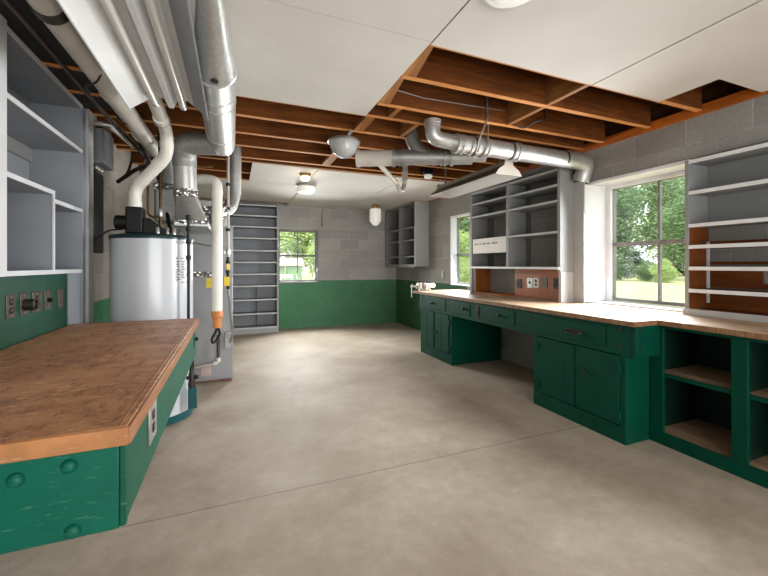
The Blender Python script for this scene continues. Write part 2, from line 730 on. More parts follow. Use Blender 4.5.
struct('trim_3', MB().box(-1.319, -.72, -2.5, 3.36, 2.372, 2.386), 'shade_black', 'boards overhead above the left shelves, blackened to stand for shade', 'trim')  # overhead shade put into the black colour of these added boards
m = MB()
for x0, x1, y0, y1 in ((.915, .96, -2.5, 1.68), (2.075, 2.12, -2.5, 1.68), (XL, .932, 1.645, 1.685), (2.05, 2.12, 4.43, 7.33), (.915, .96, 4.43, 7.0)):
    m.box(x0, x1, y0, y1, CZ + .0115, CZ + .02)
struct('trim_4', m, 'shade_black', 'black strips behind the ceiling sheet seams, standing in for gap shade', 'trim')  # strips put in for the darkness inside the seam gaps

# ---- windows
# window 3 (nearest, right wall): deep white jamb, steel frame 2 x 2


def window(name, axis, a0, a1, z0, z1, p, label, fr=.035, depth=.05, zmid=None, mull=.018, amid=None):
    """a = running coordinate; p = plane coordinate of the inner face of the frame"""
    def bx(m, u0, u1, w0, w1, d0, d1):
        if axis == 'x':
            m.box(p + d0, p + d1, u0, u1, w0, w1)
        else:
            m.box(u0, u1, p + d0, p + d1, w0, w1)
    zmid = zmid or (z0 + z1) / 2
    amid = amid or (a0 + a1) / 2
    m = MB()
    bx(m, a0, a0 + fr, z0, z1, 0, depth)
    bx(m, a1 - fr, a1, z0, z1, 0, depth)
    bx(m, a0 + fr, a1 - fr, z0, z0 + fr, 0, depth)
    bx(m, a0 + fr, a1 - fr, z1 - fr, z1, 0, depth)
    f = struct(name, m, 'frame_grey', label, 'window', bev=.003)
    m = MB()
    bx(m, amid - mull / 2, amid + mull / 2, z0 + fr, zmid - mull, .008, depth - .01)
    bx(m, amid - mull / 2, amid + mull / 2, zmid + mull, z1 - fr, .008, depth - .01)
    bx(m, a0 + fr, a1 - fr, zmid - mull, zmid + mull, .004, depth - .008)
    obj('glazing_bar', m, 'frame_grey', f, .002)
    m = MB()
    bx(m, a0 + fr * .7, a1 - fr * .7, z0 + fr * .7, z1 - fr * .7, depth * .5, depth * .5 + .003)
    obj('pane', m, 'window_glass', f)
    return f


f1 = window('window_1', 'y', .80, 1.535, .90, 1.89, 7.37, 'four-pane grey-framed window in the back wall', fr=.03, zmid=1.40)
f2 = window('window_2', 'x', 4.41, 5.16, .915, 1.985, 3.335, 'narrow-looking grey-framed window in the right wall by the far bench end', fr=.026, zmid=1.38)
f3 = window('window_3', 'x', 1.776, 2.60, .872, 1.99, 3.47, 'large four-pane grey-framed window in the right wall over the bench', fr=.03, zmid=1.42, amid=2.15, mull=.019)
# white jamb boards
m = MB()
m.box(3.15, 3.47, 2.62, 2.655, .867, 2.0)          # left jamb
m.box(3.44, 3.47, 2.575, 2.62, .851, 2.0)                # inner stop
obj('jamb', m, 'white_trim', f3, .002)
m = MB()
m.box(XR - .012, 3.47, 1.772, 2.655, 2.001, 2.028)
m.box(3.44, 3.47, 1.778, 2.575, 1.965, 2.0)
obj('head_board', m, 'white_trim', f3, .002)
obj('sill_board', MB().box(XR + .005, 3.50, 1.772, 2.66, .846, .866), 'white_trim', f3, .002)
m = MB()
m.box(XR - .005, 3.335, 5.135, 5.169, .902, 1.998)
m.box(XR - .005, 3.335, 4.402, 4.43, .902, 1.998)
m.box(XR - .005, 3.335, 4.43, 5.135, 1.97, 1.998)
m.box(XR - .01, 3.335, 4.43, 5.135, .902, .918)
obj('jamb', m, 'white_trim', f2, .002)
m = MB()
m.box(.792, .802, 7.325, 7.37, .887, 1.898)
m.box(1.533, 1.56, 7.318, 7.37, .887, 1.898)
m.box(.792, 1.56, 7.3, 7.37, .868, .899)
obj('jamb', m, 'grey_paint', f1, .002)

# ================================================================== joists and blocking
JY = [(1.70, -1.3, 'first exposed ceiling joist, at the near edge of the ceiling opening'),
      (2.065, .95, 'second exposed ceiling joist back from the near opening edge'),
      (2.475, .95, 'third exposed ceiling joist, just in front of the galvanised vent pipe elbow'),
      (2.70, -1.3, 'ceiling joist at the back edge of the large pale ceiling sheet'),
      (3.06, -1.3, 'ceiling joist just in front of the bowl-shaped glass ceiling lamp'),
      (3.46, -1.3, 'ceiling joist just behind the bowl-shaped glass ceiling lamp'),
      (3.83, -1.3, 'last but one exposed ceiling joist before the rear ceiling sheets'),
      (4.24, -1.3, 'last fully exposed ceiling joist, nearest the rear ceiling sheets'),
      (4.40, -1.3, 'ceiling joist carrying the front edge of the rear ceiling sheets'),
      (1.325, 2.0, 'ceiling joist at the near edge of the small notch by the right wall'),
      (4.95, -1.05, 'joist inside the small ceiling gap behind the vertical pipes'),
      (5.345, -1.05, 'joist at the far side of the small ceiling gap behind the pipes'),
      (7.05, -1.05, 'joist in the ceiling gap above the tall grey shelves')]
for y, x0, lab in JY:
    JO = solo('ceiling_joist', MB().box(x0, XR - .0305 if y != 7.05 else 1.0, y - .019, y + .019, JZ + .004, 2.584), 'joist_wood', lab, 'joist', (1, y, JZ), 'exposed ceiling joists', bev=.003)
    obj('lower_edge', MB().box(x0, XR - .0305 if y != 7.05 else 1.0, y - .0195, y + .0195, JZ, JZ + .0045), 'lit_edge_wood', bpy.data.objects[JO.name], .001)
BL = [(.94, 1.035, 1.72, 2.045, .04, 'flat nailing block in the nearest joist bay at the opening corner'),
      (.94, 1.035, 2.085, 2.455, .04, 'flat nailing block in the second joist bay along the pale sheet edge'),
      (.95, 1.03, 2.72, 3.04, .04, 'flat nailing block in front of the bowl-shaped glass lamp'),
      (.94, 1.03, 3.48, 3.81, .04, 'flat nailing block just behind the bowl-shaped glass lamp'),
      (.94, 1.03, 3.85, 4.22, .04, 'flat nailing block in the last open joist bay, left of the drain trap'),
      (2.072, 2.11, 1.72, 2.045, .19, 'upright blocking between the first two joists, in line with the dark seam'),
      (2.072, 2.11, 2.085, 2.455, .19, 'upright blocking between second and third joists, in line with the dark seam'),
      (1.375, 1.415, 2.72, 3.04, .12, 'short blocking above the diagonal vent pipe'),
      (1.11, 1.15, 2.495, 2.68, .10, 'short blocking beside the pale sheet corner, left of the pipe elbow'),
      (2.13, 2.17, 3.48, 3.81, .12, 'blocking above the far end of the hanging reflector lamp'),
      (-.10, 1.0, 6.955, 7.03, .03, 'wooden strip in the ceiling gap above the tall grey shelves'),
      (-.22, -.16, 2.72, 3.04, .20, 'blocking beside the galvanised main duct')]
for x0, x1, y0, y1, h, lab in BL:
    xa = x0 + .035 if lab.startswith('flat') and y0 < 2.2 else x1
    q = [(x0, y0 - .0008), (xa, y0 - .0008), (x1, y1 + .0008), (x0, y1 + .0008)]
    solo('blocking_board', MB().hexa([(x, y, JZ) for x, y in q] + [(x, y, JZ + h) for x, y in q]), 'block_wood', lab, 'wood block', ((x0 + x1) / 2, (y0 + y1) / 2, JZ), 'blocking between the ceiling joists', bev=.003)

# grey cable on the joists of the open bay
solo('ceiling_cable', MB().tube([(1.0, 2.43, 2.47), (1.3, 2.446, 2.45), (1.7, 2.446, 2.46), (2.05, 2.446, 2.47)], .0035, 8), 'steel', 'thin grey cable stapled along the third exposed joist', 'cable')
solo('hanging_wire', MB().tube([(2.45, 2.43, 2.53), (2.42, 2.40, 2.44), (2.30, 2.40, 2.40), (2.22, 2.42, 2.34), (2.13, 2.442, 2.37)], .005, 8, .03), 'cable_black', 'dark wire drooping from the joist bay right of the seam', 'cable')

# ================================================================== left workbench
t = thing('workbench', 'left workbench with worn brown top and teal green apron with round plugs', 'workbench', (-.62, 2.1, 0))
TT = .826
tp = obj('tabletop', MB().box(-1.0, -.24, 1.085, 3.10, .783, TT), 'worn_brown_top', t, .004)
paint('edge_band_wood', (168, 114, 72), .5, 0, .14, 14, (216, 184, 154), .05, .3)
wood('edge_band_wood_y', (104, 66, 40), (150, 100, 64), (182, 130, 90), 'y', .7, .5)
obj('edge_band', MB().box(-1.0, -.2385, 1.078, 1.0855, .781, TT - .0015), 'edge_band_wood', tp, .002)
m = MB().box(-.24, -.2335, 1.0855, 3.10, .781, TT - .0015).box(-.262, -.2575, 1.1, 3.09, TT - .0005, TT + .0012)
obj('edge_band', m, 'edge_band_wood_y', tp, .001)
ap = obj('front_apron', MB().box(-1.0, -.262, 1.104, 1.128, .567, .783), 'teal_paint', t, .003, label='bright teal green front apron')
for x, z in ((-.459, .730), (-.361, .742), (-.354, .586)):
    m = MB().lathe([(.0005, -.012), (.008, -.0115), (.014, -.008), (.017, -.002), (.0175, .001), (.020, .0015), (.020, .004)], (x, 1.104, z), 'y', 28)
    obj('round_plug', m, 'teal_paint', ap)
sa = obj('side_apron', MB().box(-.275, -.252, 1.128, 3.08, .567, .783), 'side_green', t, .003, label='scuffed green side apron')
obj('corner_strip', MB().box(-.262, -.248, 1.108, 1.128, .569, .782), 'side_green', t, .003)
obj('leg', MB().box(-.97, -.90, 1.15, 1.22, 0, .783), 'side_green', t, .003)
obj('leg', MB().box(-.97, -.90, 2.96, 3.03, 0, .783), 'side_green', t, .003)


def outlet(name, axis, c, label, w_=.07, h_=.115, face='steel', kind='duplex', n_dir=-1, group=None, cat='outlet'):
    """cover plate with sockets; axis = normal axis, n_dir = direction the face looks"""
    t = thing(name, label, cat, c, group)
    c = Vector(c)

    def bx(m, u, v, w2, h2, d0, d1):
        a, b = sorted((d0 * n_dir, d1 * n_dir))
        if axis == 'x':
            m.box(c.x + a, c.x + b, c.y + u - w2, c.y + u + w2, c.z + v - h2, c.z + v + h2)
        else:
            m.box(c.x + u - w2, c.x + u + w2, c.y + a, c.y + b, c.z + v - h2, c.z + v + h2)
        return m
    obj('cover_plate', bx(MB(), 0, 0, w_ / 2, h_ / 2, 0, .005), face, t, .002)
    if kind == 'duplex':
        for v in (-.021, .021):
            k = obj('socket', bx(MB(), 0, v, .016, .014, .005, .008), 'black_plastic', t, .003)
            m = MB()
            for u in (-.006, .006):
                bx(m, u, v + .002, .0012, .0045, .008, .0085)
            obj('slot', m, 'steel', k)
    elif kind == 'switch':
        k = obj('toggle', bx(MB(), 0, .003, .006, .012, .005, .016), 'black_plastic', t, .002)
    elif kind == 'round':
        ax = 'x' if axis == 'x' else 'y'
        m = MB().lathe([(.030, .004 * n_dir), (.030, .05 * n_dir), (.024, .052 * n_dir), (.022, .04 * n_dir), (.001, .038 * n_dir)], c - Vector((0, 0, .004)), ax, 24)
        obj('round_socket', m, 'dark_metal', t)
    elif kind == 'knob':
        ax = 'x' if axis == 'x' else 'y'
        m = MB().lathe([(.013, .004 * n_dir), (.013, .022 * n_dir), (.010, .026 * n_dir), (.001, .027 * n_dir)], c, ax, 20)
        obj('knob', m, 'black_plastic', t)
    m = MB()
    for v in (-h_ / 2 + .012, h_ / 2 - .012):
        bx(m, 0, v, .003, .003, .005, .0065)
    obj('screw', m, 'steel', t)
    return t


outlet('outlet', 'x', (-.252, 1.45, .700), 'outlet plate on the green side apron of the left workbench, near end', .12, .125, 'steel', 'duplex', 1)
outlet('outlet', 'x', (-.252, 2.93, .700), 'small outlet at the far end of the left workbench side apron', .07, .10, 'side_green', 'knob', 1)

# ================================================================== left built-in shelves
t = thing('shelf_unit', 'built-in pale grey shelves on the left wall above the brown workbench', 'shelves', (-1.15, 2.7, 0))
obj('back_panel', MB().box(-1.318, -1.30, 1.6, 3.40, 1.16, 2.36), 'blue_grey_paint', t)
obj('post', MB().box(-1.30, -.985, 2.215, 2.295, 1.165, 2.37), 'pale_edge', t, .002)
obj('side_panel', MB().box(-1.30, -1.0, 3.30, 3.335, 0, 2.36), 'blue_grey_paint', t, .002)
obj('end_post', MB().box(-1.30, -.985, 3.365, 3.47, 0, 2.37), 'light_grey_paint', t, .002)
obj('filler_panel', MB().box(-1.02, -1.003, 3.335, 3.365, 0, 2.36), 'blue_grey_paint', t, .001)
obj('lower_panel', MB().box(-1.03, -1.008, 3.075, 3.30, 0, 1.165), 'blue_grey_paint', t, .001)
for y0, y1, z in ((2.295, 3.30, 2.365), (2.295, 3.30, 2.045), (2.295, 2.83, 1.668), (2.845, 3.30, 1.62), (1.6, 3.30, 1.19), (1.6, 2.215, 1.668), (1.6, 2.215, 2.045)):
    sh = obj('shelf', MB().box(-1.30, -1.008, y0, y1, z - .024, z), 'blue_grey_paint', t, .001)
    obj('shelf_edge', MB().box(-1.008, -1.0, y0, y1, z - .025, z + .001), 'pale_edge', sh, .001)
dv = obj('divider', MB().box(-1.30, -1.006, 2.83, 2.845, 1.19, 1.668), 'blue_grey_paint', t)
obj('divider_edge', MB().box(-1.006, -.999, 2.828, 2.847, 1.19, 1.669), 'pale_edge', dv)
for z in (1.93, 1.49):
    obj('back_rail', MB().box(-1.30, -1.285, 2.295 if z > 1.6 else 2.845, 3.30, z, z + .09), 'grey_paint', t, .001)

# green panel with old cover plates
solo('green_panel', MB().box(-1.032, -1.012, 1.6, 3.065, TT - .01, 1.163), 'panel_green', 'dark green board on the wall behind the left workbench', 'panel', (-1.02, 2.3, TT), bev=.002)


def onx(u, v, X):
    a = (u - 384) / 374.0
    th = math.atan(151 / 374.0)
    S, Cc = math.sin(th), math.cos(th)
    d = X / (S + a * Cc)
    return (X, d * (Cc - a * S), 1.22 - (v - 265) / 374.0 * d)


for (u, v, kind, lab) in ((10, 306.5, 'duplex', 'cover plate with a lower socket on the green board, nearest the frame edge'),
                          (23.5, 304, 'round', 'cover plate with a protruding round socket on the green board'),
                          (36, 302, 'duplex', 'wide cover plate just beyond the round socket on the green board'),
                          (47, 300, 'knob', 'cover plate with a black central knob on the green board'),
                          (60, 298, 'none', 'blank brown cover plate at the far end of the green board')):
    p = onx(u, v, -1.012)
    outlet('outlet_plate', 'x', p, lab, .08 if u != 36 else .105, .115, 'rust_plate', kind, 1, 'old cover plates on the green board')

# ================================================================== left overhead fluorescent fixture
t = thing('fluorescent_fixture', 'twin-tube white reflector lamp hanging overhead on the left', 'lamp', (-.345, 1.87, 2.1))
Y0, Y1 = 1.22, 2.49
th_ = .004
# reflector cross-section: wing - valley - central ridge - valley - wing
sec = [(-.537, 2.10), (-.452, 2.165), (-.415, 2.19), (-.372, 2.185), (-.345, 2.135), (-.322, 2.135), (-.300, 2.185), (-.250, 2.19), (-.215, 2.165), (-.140, 2.10)]
for i, (a, b, mt) in enumerate(((0, 1, 'fixture_white'), (1, 4, 'fixture_white'), (4, 5, 'fixture_white'), (5, 8, 'fixture_white'), (8, 9, 'wing_grey'))):
    pts = sec[a:b + 1]
    poly = pts + [(x, z + th_) for x, z in reversed(pts)]
    nm = ['side_wing', 'trough', 'centre_ridge', 'trough', 'side_wing'][i]
    obj(nm, MB().prism(poly, 'y', Y0, Y1), mt, t)
obj('lip', MB().box(-.540, -.534, Y0, Y1, 2.092, 2.104), 'fixture_white', t)
obj('lip', MB().box(-.143, -.137, Y0, Y1, 2.090, 2.104), 'wing_grey', t)
obj('channel', MB().box(-.40, -.27, Y0 + .05, Y1 - .05, 2.196, 2.26), 'fixture_grey', t, .003)
for x in (-.415, -.272):
    tb = obj('tube', MB().tube([(x, Y0 + .03, 2.150), (x, Y1 - .02, 2.150)], .019, 16), 'tube_white', t)
    m = MB()
    for yy in (Y0 + .03, Y1 - .015):
        m.tube([(x, yy - .012, 2.150), (x, yy + .012, 2.150)], .0205, 16)
    obj('end_cap', m, 'steel', tb)
    m = MB()
    for yy in (Y0 + .02, Y1 - .008):
        m.box(x - .014, x + .014, yy - .006, yy + .006, 2.135, 2.19)
    obj('lamp_holder', m, 'fixture_white', t, .003)
m = MB()
for yy in (1.45, 2.3):
    m.tube([(-.335, yy, 2.26), (-.335, yy, 2.585)], .004, 8)
obj('hanger', m, 'steel', t)

# ================================================================== overhead pipes on the left
t = thing('vent_pipe', 'large beige overhead pipe with dark straps beside the white reflector lamp', 'pipe', (-.645, 2.3, 2.15))
obj('pipe', MB().tube([(-.66, 1.0, 2.215), (-.622, 3.72, 2.20)], .056, 24), 'beige_pipe', t)
m = MB()
for yy in (2.58, 3.32):
    m.tube([(-.643, yy - .03, 2.21), (-.643, yy + .03, 2.21)], .060, 24)
obj('coupling', m, 'beige_pipe', t)
for yy in (1.80, 2.92):
    st = obj('strap', MB().ring((-.65, yy, 2.2105), (0, 1, 0), .0615, .05 if yy < 2 else .025), 'dark_metal', t)
    obj('strap_tail', MB().box(-.713, -.709, yy - .011, yy + .011, 2.21, 2.44), 'dark_metal', st)

t = thing('flue_pipe', 'white jointed flue pipe rising from the water heater blower', 'pipe', (-.60, 3.4, 1.69))
obj('pipe', MB().tube([(-.688, 3.33, 1.65), (-.688, 3.33, 1.80), (-.452, 3.19, 2.035), (-.455, 3.16, 2.195), (-.448, 2.98, 2.207), (-.45, 2.56, 2.248), (-.452, 1.0, 2.252)], .043, 24, .10, 7), 'pvc', t)
m = MB()
for p, d in (((-.688, 3.33, 1.675), (0, 0, 1)), ((-.640, 3.30, 1.85), (.254, -.14, .235)), ((-.515, 3.225, 1.977), (.254, -.14, .235)), ((-.4545, 3.168, 2.11), (0, -.2, 1)), ((-.4495, 2.90, 2.207), (0, 1, 0))):
    m.ring(p, d, .0465, .05)
obj('coupling', m, 'pvc', t)
obj('strap', MB().ring((-.4495, 2.93, 2.207), (0, 1, 0), .0535, .012), 'steel', t)

solo('overhead_cable', MB().tube([(-.76, 1.2, 2.16), (-.75, 1.85, 2.165), (-.74, 2.5, 2.15), (-.72, 3.2, 2.17), (-.70, 3.9, 2.2)], .0045, 8), 'copper', 'thin brown cable running along the underside of the beige pipe', 'cable')
solo('overhead_cable', MB().tube([(-.78, 1.2, 2.18), (-.775, 1.9, 2.2), (-.765, 2.8, 2.19), (-.74, 3.9, 2.2)], .012, 10), 'cable_black', 'black cable bundle running beside the beige overhead pipe', 'cable')
solo('looped_cable', MB().tube([(-.605, 2.22, 2.30), (-.60, 2.24, 2.18), (-.63, 2.27, 2.13), (-.70, 2.33, 2.13), (-.715, 2.6, 2.12), (-.70, 2.95, 2.10), (-.72, 3.3, 2.13)], .005, 8, .08), 'cable_black', 'thin dark cord looping under the beige pipe by the grey shelves', 'cord')

# main round galvanised duct (taper, long run, branch, drop, boot)
t = thing('air_duct', 'large round galvanised duct overhead with tapered near end', 'duct', (-.085, 2.4, 2.1))
DZ = 2.21
m = MB()
nn = 32
# taper: flat narrow end to round
rings = []
for k, (yy, rx, rz, zc) in enumerate(((1.43, .036, .016, 2.25), (1.52, .041, .034, 2.245), (1.8, .072, .072, 2.225), (2.06, .102, .102, DZ))):
    rings.append([m.b.verts.new((-.083 + rx * math.cos(2 * PI * i / nn), yy, zc + rz * math.sin(2 * PI * i / nn))) for i in range(nn)])
for A, B in zip(rings, rings[1:]):
    for i in range(nn):
        m.b.faces.new((A[i], A[(i + 1) % nn], B[(i + 1) % nn], B[i]))
m.b.faces.new(rings[0])
bmesh.ops.recalc_face_normals(m.b, faces=m.b.faces)
obj('reducer', m, 'galvanised', t)
obj('main_pipe', MB().lathe([(.102, 2.05), (.106, 2.055), (.106, 2.07), (.101, 2.08), (.101, 3.33), (.09, 3.345), (.002, 3.35)], (-.085, 0, DZ), 'y', 32), 'galvanised', t)
m = MB()
for yy in (2.30, 2.42, 3.02):
    m.tube([(-.085, yy - .005, DZ), (-.085, yy + .005, DZ)], .1035, 32)
obj('seam_ring', m, 'galvanised', t)
obj('damper_hole', MB().lathe([(.018, -.003), (.018, .003)], (-.083, 2.0, 2.1145), 'z', 20), 'black_plastic', t)
obj('branch_pipe', MB().tube([(-.11, 3.24, DZ - .03), (-.36, 3.33, DZ - .03), (-.362, 3.40, 2.08), (-.36, 3.40, 2.0)], .088, 28, .09), 'galvanised_dull', t)
obj('drop_pipe', MB().tube([(-.36, 3.40, 2.01), (-.355, 3.41, 1.78)], .085, 28), 'galvanised', t)
m = MB()
A = [(-.355 + .085 * math.cos(2 * PI * i / 24 + PI / 4), 3.41 + .085 * math.sin(2 * PI * i / 24 + PI / 4), 1.79) for i in range(24)]
Bq = []
for i in range(24):
    a = 2 * PI * i / 24 + PI / 4
    k = 1 / max(abs(math.cos(a)), abs(math.sin(a)))
    Bq.append((-.325 + .118 * k * math.cos(a), 3.62 + .11 * k * math.sin(a), 1.585))
va = [m.b.verts.new(p) for p in A]
vb = [m.b.verts.new(p) for p in Bq]
for i in range(24):
    m.b.faces.new((va[i], va[(i + 1) % 24], vb[(i + 1) % 24], vb[i]))
m.b.faces.new(va)
m.b.faces.new(vb[::-1])
bmesh.ops.recalc_face_normals(m.b, faces=m.b.faces)
obj('boot', m, 'galvanised', t)
m = MB().ring((-.356, 3.41, 1.80), (0, .02, -.3), .090, .06)
m.box(-.447, -.203, 3.503, 3.509, 1.565, 1.615)
obj('tape_band', m, 'foil_tape', t)

t = thing('air_duct', 'dull grey wrapped duct standing behind the flue pipe, left of the metal boot', 'duct', (-.50, 3.9, 1.6))
obj('duct_body', MB().hexa([(-.645, 3.80, 1.60), (-.475, 3.80, 1.60), (-.475, 4.05, 1.60), (-.645, 4.05, 1.60), (-.645, 3.80, 1.93), (-.47, 3.80, 1.93), (-.47, 4.05, 1.93), (-.645, 4.05, 1.93)]), 'galvanised_dull', t, .02)
obj('upper_pipe', MB().tube([(-.556, 3.92, 1.93), (-.556, 3.92, 2.2), (-.556, 3.9, 2.5)], .085, 24, .08), 'galvanised_dull', t)
obj('tape_band', MB().box(-.65, -.465, 3.795, 4.055, 1.885, 1.945), 'foil_tape', t, .01)

t = thing('air_duct', 'small galvanised elbow duct curving down behind the white standpipe', 'duct', (-.05, 4.1, 1.7))
obj('pipe', MB().tube([(.02, 4.22, 2.58), (.02, 4.22, 1.95), (-.03, 4.16, 1.80), (-.12, 4.0, 1.74), (-.20, 3.82, 1.69)], .062, 24, .09), 'galvanised', t)
m = MB().ring((.02, 4.22, 2.1), (0, 0, 1), .066, .02).ring((.02, 4.22, 1.97), (0, 0, 1), .066, .02)
obj('seam_ring', m, 'galvanised', t)
obj('tape_cone', MB().tube([(-.10, 4.03, 1.75), (-.15, 3.93, 1.715), (-.235, 3.76, 1.665)], .07, 20, rad=[.066, .074, .088]), 'foil_tape', t)

# ================================================================== water heater
HX, HY, HR = -.592, 3.47, .284
t = thing('water_heater', 'tall white cylindrical water heater behind the left workbench', 'water heater', (HX, HY, 0))
obj('tank', MB().lathe([(HR - .004, .065), (HR, .07), (HR, 1.42), (HR - .004, 1.425)], (HX, HY, 0), 'z', 64), 'enamel_white', t)
obj('base_ring', MB().lathe([(HR - .01, .012), (HR + .003, .014), (HR + .003, .066), (HR - .006, .07)], (HX, HY, 0), 'z', 64), 'heater_teal', t)
m = MB()
for a in (-.5, 1.6, 3.6):
    m.lathe([(.025, 0), (.025, .02)], (HX + .23 * math.cos(a), HY + .23 * math.sin(a), 0), 'z', 14)
obj('foot', m, 'black_plastic', t)
obj('lid', MB().lathe([(HR + .004, 1.417), (HR + .005, 1.433), (HR - .002, 1.448), (HR - .05, 1.457), (.002, 1.46)], (HX, HY, 0), 'z', 64), 'heater_lid', t)
bl = obj('blower', MB().box(-.74, -.63, 3.27, 3.41, 1.455, 1.655), 'black_plastic', t, .012)
obj('motor', MB().lathe([(.04, -.075), (.052, -.068), (.052, 0), (.045, .004)], (-.74, 3.33, 1.54), 'x', 24), 'black_plastic', bl)
obj('housing_slope', MB().prism([(-.63, 1.456), (-.47, 1.456), (-.485, 1.49), (-.59, 1.575), (-.63, 1.575)], 'y', 3.28, 3.41), 'black_plastic', bl, .008)
m = MB()
for x, y in ((-.53, 3.27), (-.47, 3.30), (-.43, 3.33)):
    m.lathe([(.014, 1.455), (.014, 1.50), (.008, 1.51)], (x, y, 0), 'z', 12)
obj('fitting', m, 'steel', bl)
obj('power_cord', MB().tube([(-.76, 3.29, 1.485), (-.85, 3.32, 1.48), (-.95, 3.42, 1.42), (-1.055, 3.58, 1.35)], .006, 8, .05), 'cable_black', bl)
# gas valve on the side
gv = obj('gas_valve', MB().box(-.325, -.262, 3.26, 3.32, .10, .26), 'heater_teal', t, .004, label='teal gas control box low on the tank')
m = MB().lathe([(.026, .26), (.028, .29), (.022, .32), (.026, .36), (.018, .38), (.018, .42)], (-.30, 3.29, 0), 'z', 18)
m.tube([(-.335, 3.31, .33), (-.255, 3.28, .34)], .016, 12)
obj('valve_body', m, 'dark_metal', gv)
obj('black_hose', MB().tube([(-.30, 3.29, .42), (-.305, 3.27, .56), (-.312, 3.25, .70)], .018, 12), 'black_pipe', gv)
# printed instruction sheet on the tank: rows of faint marks, curved on the shell
m = MB()
for r in range(16):
    z = 1.27 - r * .0125
    for cix in range(3):
        a0 = math.radians(-52 + cix * 11 + random.random() * 2)
        a1 = a0 + math.radians(5 + random.random() * 5)
        if random.random() < .18:
            continue
        q = [(HX + (HR + .0008) * math.cos(a), HY + (HR + .0008) * math.sin(a)) for a in (a0, (a0 + a1) / 2, a1)]
        for (xa, ya), (xb, yb) in zip(q, q[1:]):
            vs = [m.b.verts.new(p) for p in ((xa, ya, z), (xb, yb, z), (xb, yb, z + .0055), (xa, ya, z + .0055))]
            m.b.faces.new(vs)
obj('printed_text', m, 'print_dark', t)

# pipes round the heater top
t = thing('water_pipe', 'brown copper pipes with elbows above the water heater', 'pipe', (-.66, 3.7, 1.5))
obj('pipe', MB().tube([(-.62, 3.42, 2.0), (-.62, 3.42, 1.62), (-.585, 3.42, 1.595), (-.54, 3.42, 1.60)], .009, 10, .04), 'copper', t)
obj('pipe', MB().tube([(-.535, 3.42, 1.455), (-.535, 3.42, 2.0), (-.56, 3.5, 2.35)], .011, 10, .03), 'copper', t)
obj('pipe', MB().tube([(-.90, 3.76, 1.92), (-.74, 3.60, 2.0), (-.62, 3.42, 2.0)], .016, 12, .03), 'black_pipe', t)
obj('valve', MB().lathe([(.014, 1.60), (.02, 1.615), (.02, 1.65), (.014, 1.665)], (-.535, 3.42, 0), 'z', 14), 'steel', t)
t = thing('gas_pipe', 'black vertical pipe with fittings between the heater and the furnace', 'pipe', (-.319, 3.25, 1.3))
obj('pipe', MB().tube([(-.319, 3.25, .70), (-.319, 3.25, 1.60)], .011, 10), 'black_pipe', t)
m = MB()
for z in (1.26, 1.38, 1.48, 1.57):
    m.lathe([(.013, z), (.019, z + .006), (.019, z + .03), (.013, z + .036)], (-.319, 3.25, 0), 'z', 14)
obj('fitting', m, 'black_pipe', t)
t = thing('sloping_pipe', 'black sloping pipe behind the white flue pipe', 'pipe', (-.6, 3.6, 1.9))
obj('pipe', MB().tube([(-.73, 3.3, 2.30), (-.60, 3.95, 1.95), (-.505, 3.72, 1.50)], .016, 12, .05), 'black_pipe', t)
obj('fitting', MB().ring((-.60, 3.9, 1.96), (.2, .6, -.4), .023, .05), 'black_pipe', t)

# electric boxes on the left wall
t = thing('electrical_box', 'grey metal electrical box high on the left wall beside the shelves', 'electrical box', (-1.0, 3.72, 1.95))
obj('box', MB().box(-1.06, -.965, 3.60, 3.87, 2.03, 2.31), 'panel_box', t, .004)
obj('cover', MB().box(-.965, -.956, 3.60, 3.87, 2.03, 2.31), 'panel_box', t, .003)
m = MB()
for q, dz in ((0, .04), (1, .0), (2, -.05)):
    m.tube([(-1.02, 3.601, 2.22 - q * .05), (-1.02, 3.585, 2.22 - q * .05), (-1.03, 3.56, 2.235 - q * .05 + dz)], .006, 8)
obj('wire', m, 'brass', t)
m = MB()
for q in range(3):
    m.lathe([(.016, 1.99), (.02, 2.0), (.02, 2.02), (.014, 2.03)], (-1.02, 3.66 + q * .06, 0), 'z', 14)
obj('connector', m, 'steel', t)
t = thing('conduit', 'beige elbowed conduit running along the joists above the electrical box', 'conduit', (-.95, 3.9, 2.3))
obj('pipe', MB().tube([(-1.04, 3.58, 2.34), (-.93, 3.62, 2.345), (-.86, 4.05, 2.32)], .019, 12, .03), 'beige_metal', t)
m = MB().ring((-.94, 3.62, 2.345), (1, .3, 0), .026, .05).ring((-.86, 4.05, 2.32), (.1, 1, 0), .028, .04)
obj('fitting', m, 'steel', t)
t = thing('breaker_panel', 'tall narrow black panel on the block wall left of the water heater', 'panel', (-1.03, 3.70, 1.3))
obj('case', MB().box(-1.06, -1.03, 3.62, 3.86, 1.32, 1.985), 'black_plastic', t, .003)
obj('door', MB().box(-1.03, -1.022, 3.63, 3.85, 1.33, 1.975), 'cable_black', t, .002)
# thin pipes and wires in the dark corner
for pts, r, mt, lab in (([(-.90, 4.3, 2.30), (-.88, 4.0, 2.05), (-.90, 3.76, 1.92)], .012, 'copper', 'copper pipe bending down to an elbow above the blower'),
                        ([(-.80, 4.4, 2.34), (-.80, 4.1, 2.1), (-.76, 3.95, 1.95)], .009, 'steel', 'thin grey conduit curving down in the corner behind the blower'),
                        ([(-.86, 4.5, 2.25), (-.60, 4.45, 2.25), (-.2, 4.4, 2.27)], .010, 'brass', 'thin brass pipe under the joists behind the flue pipe')):
    solo('thin_pipe', MB().tube(pts, r, 10, .08), mt, lab, 'pipe', pts[0])

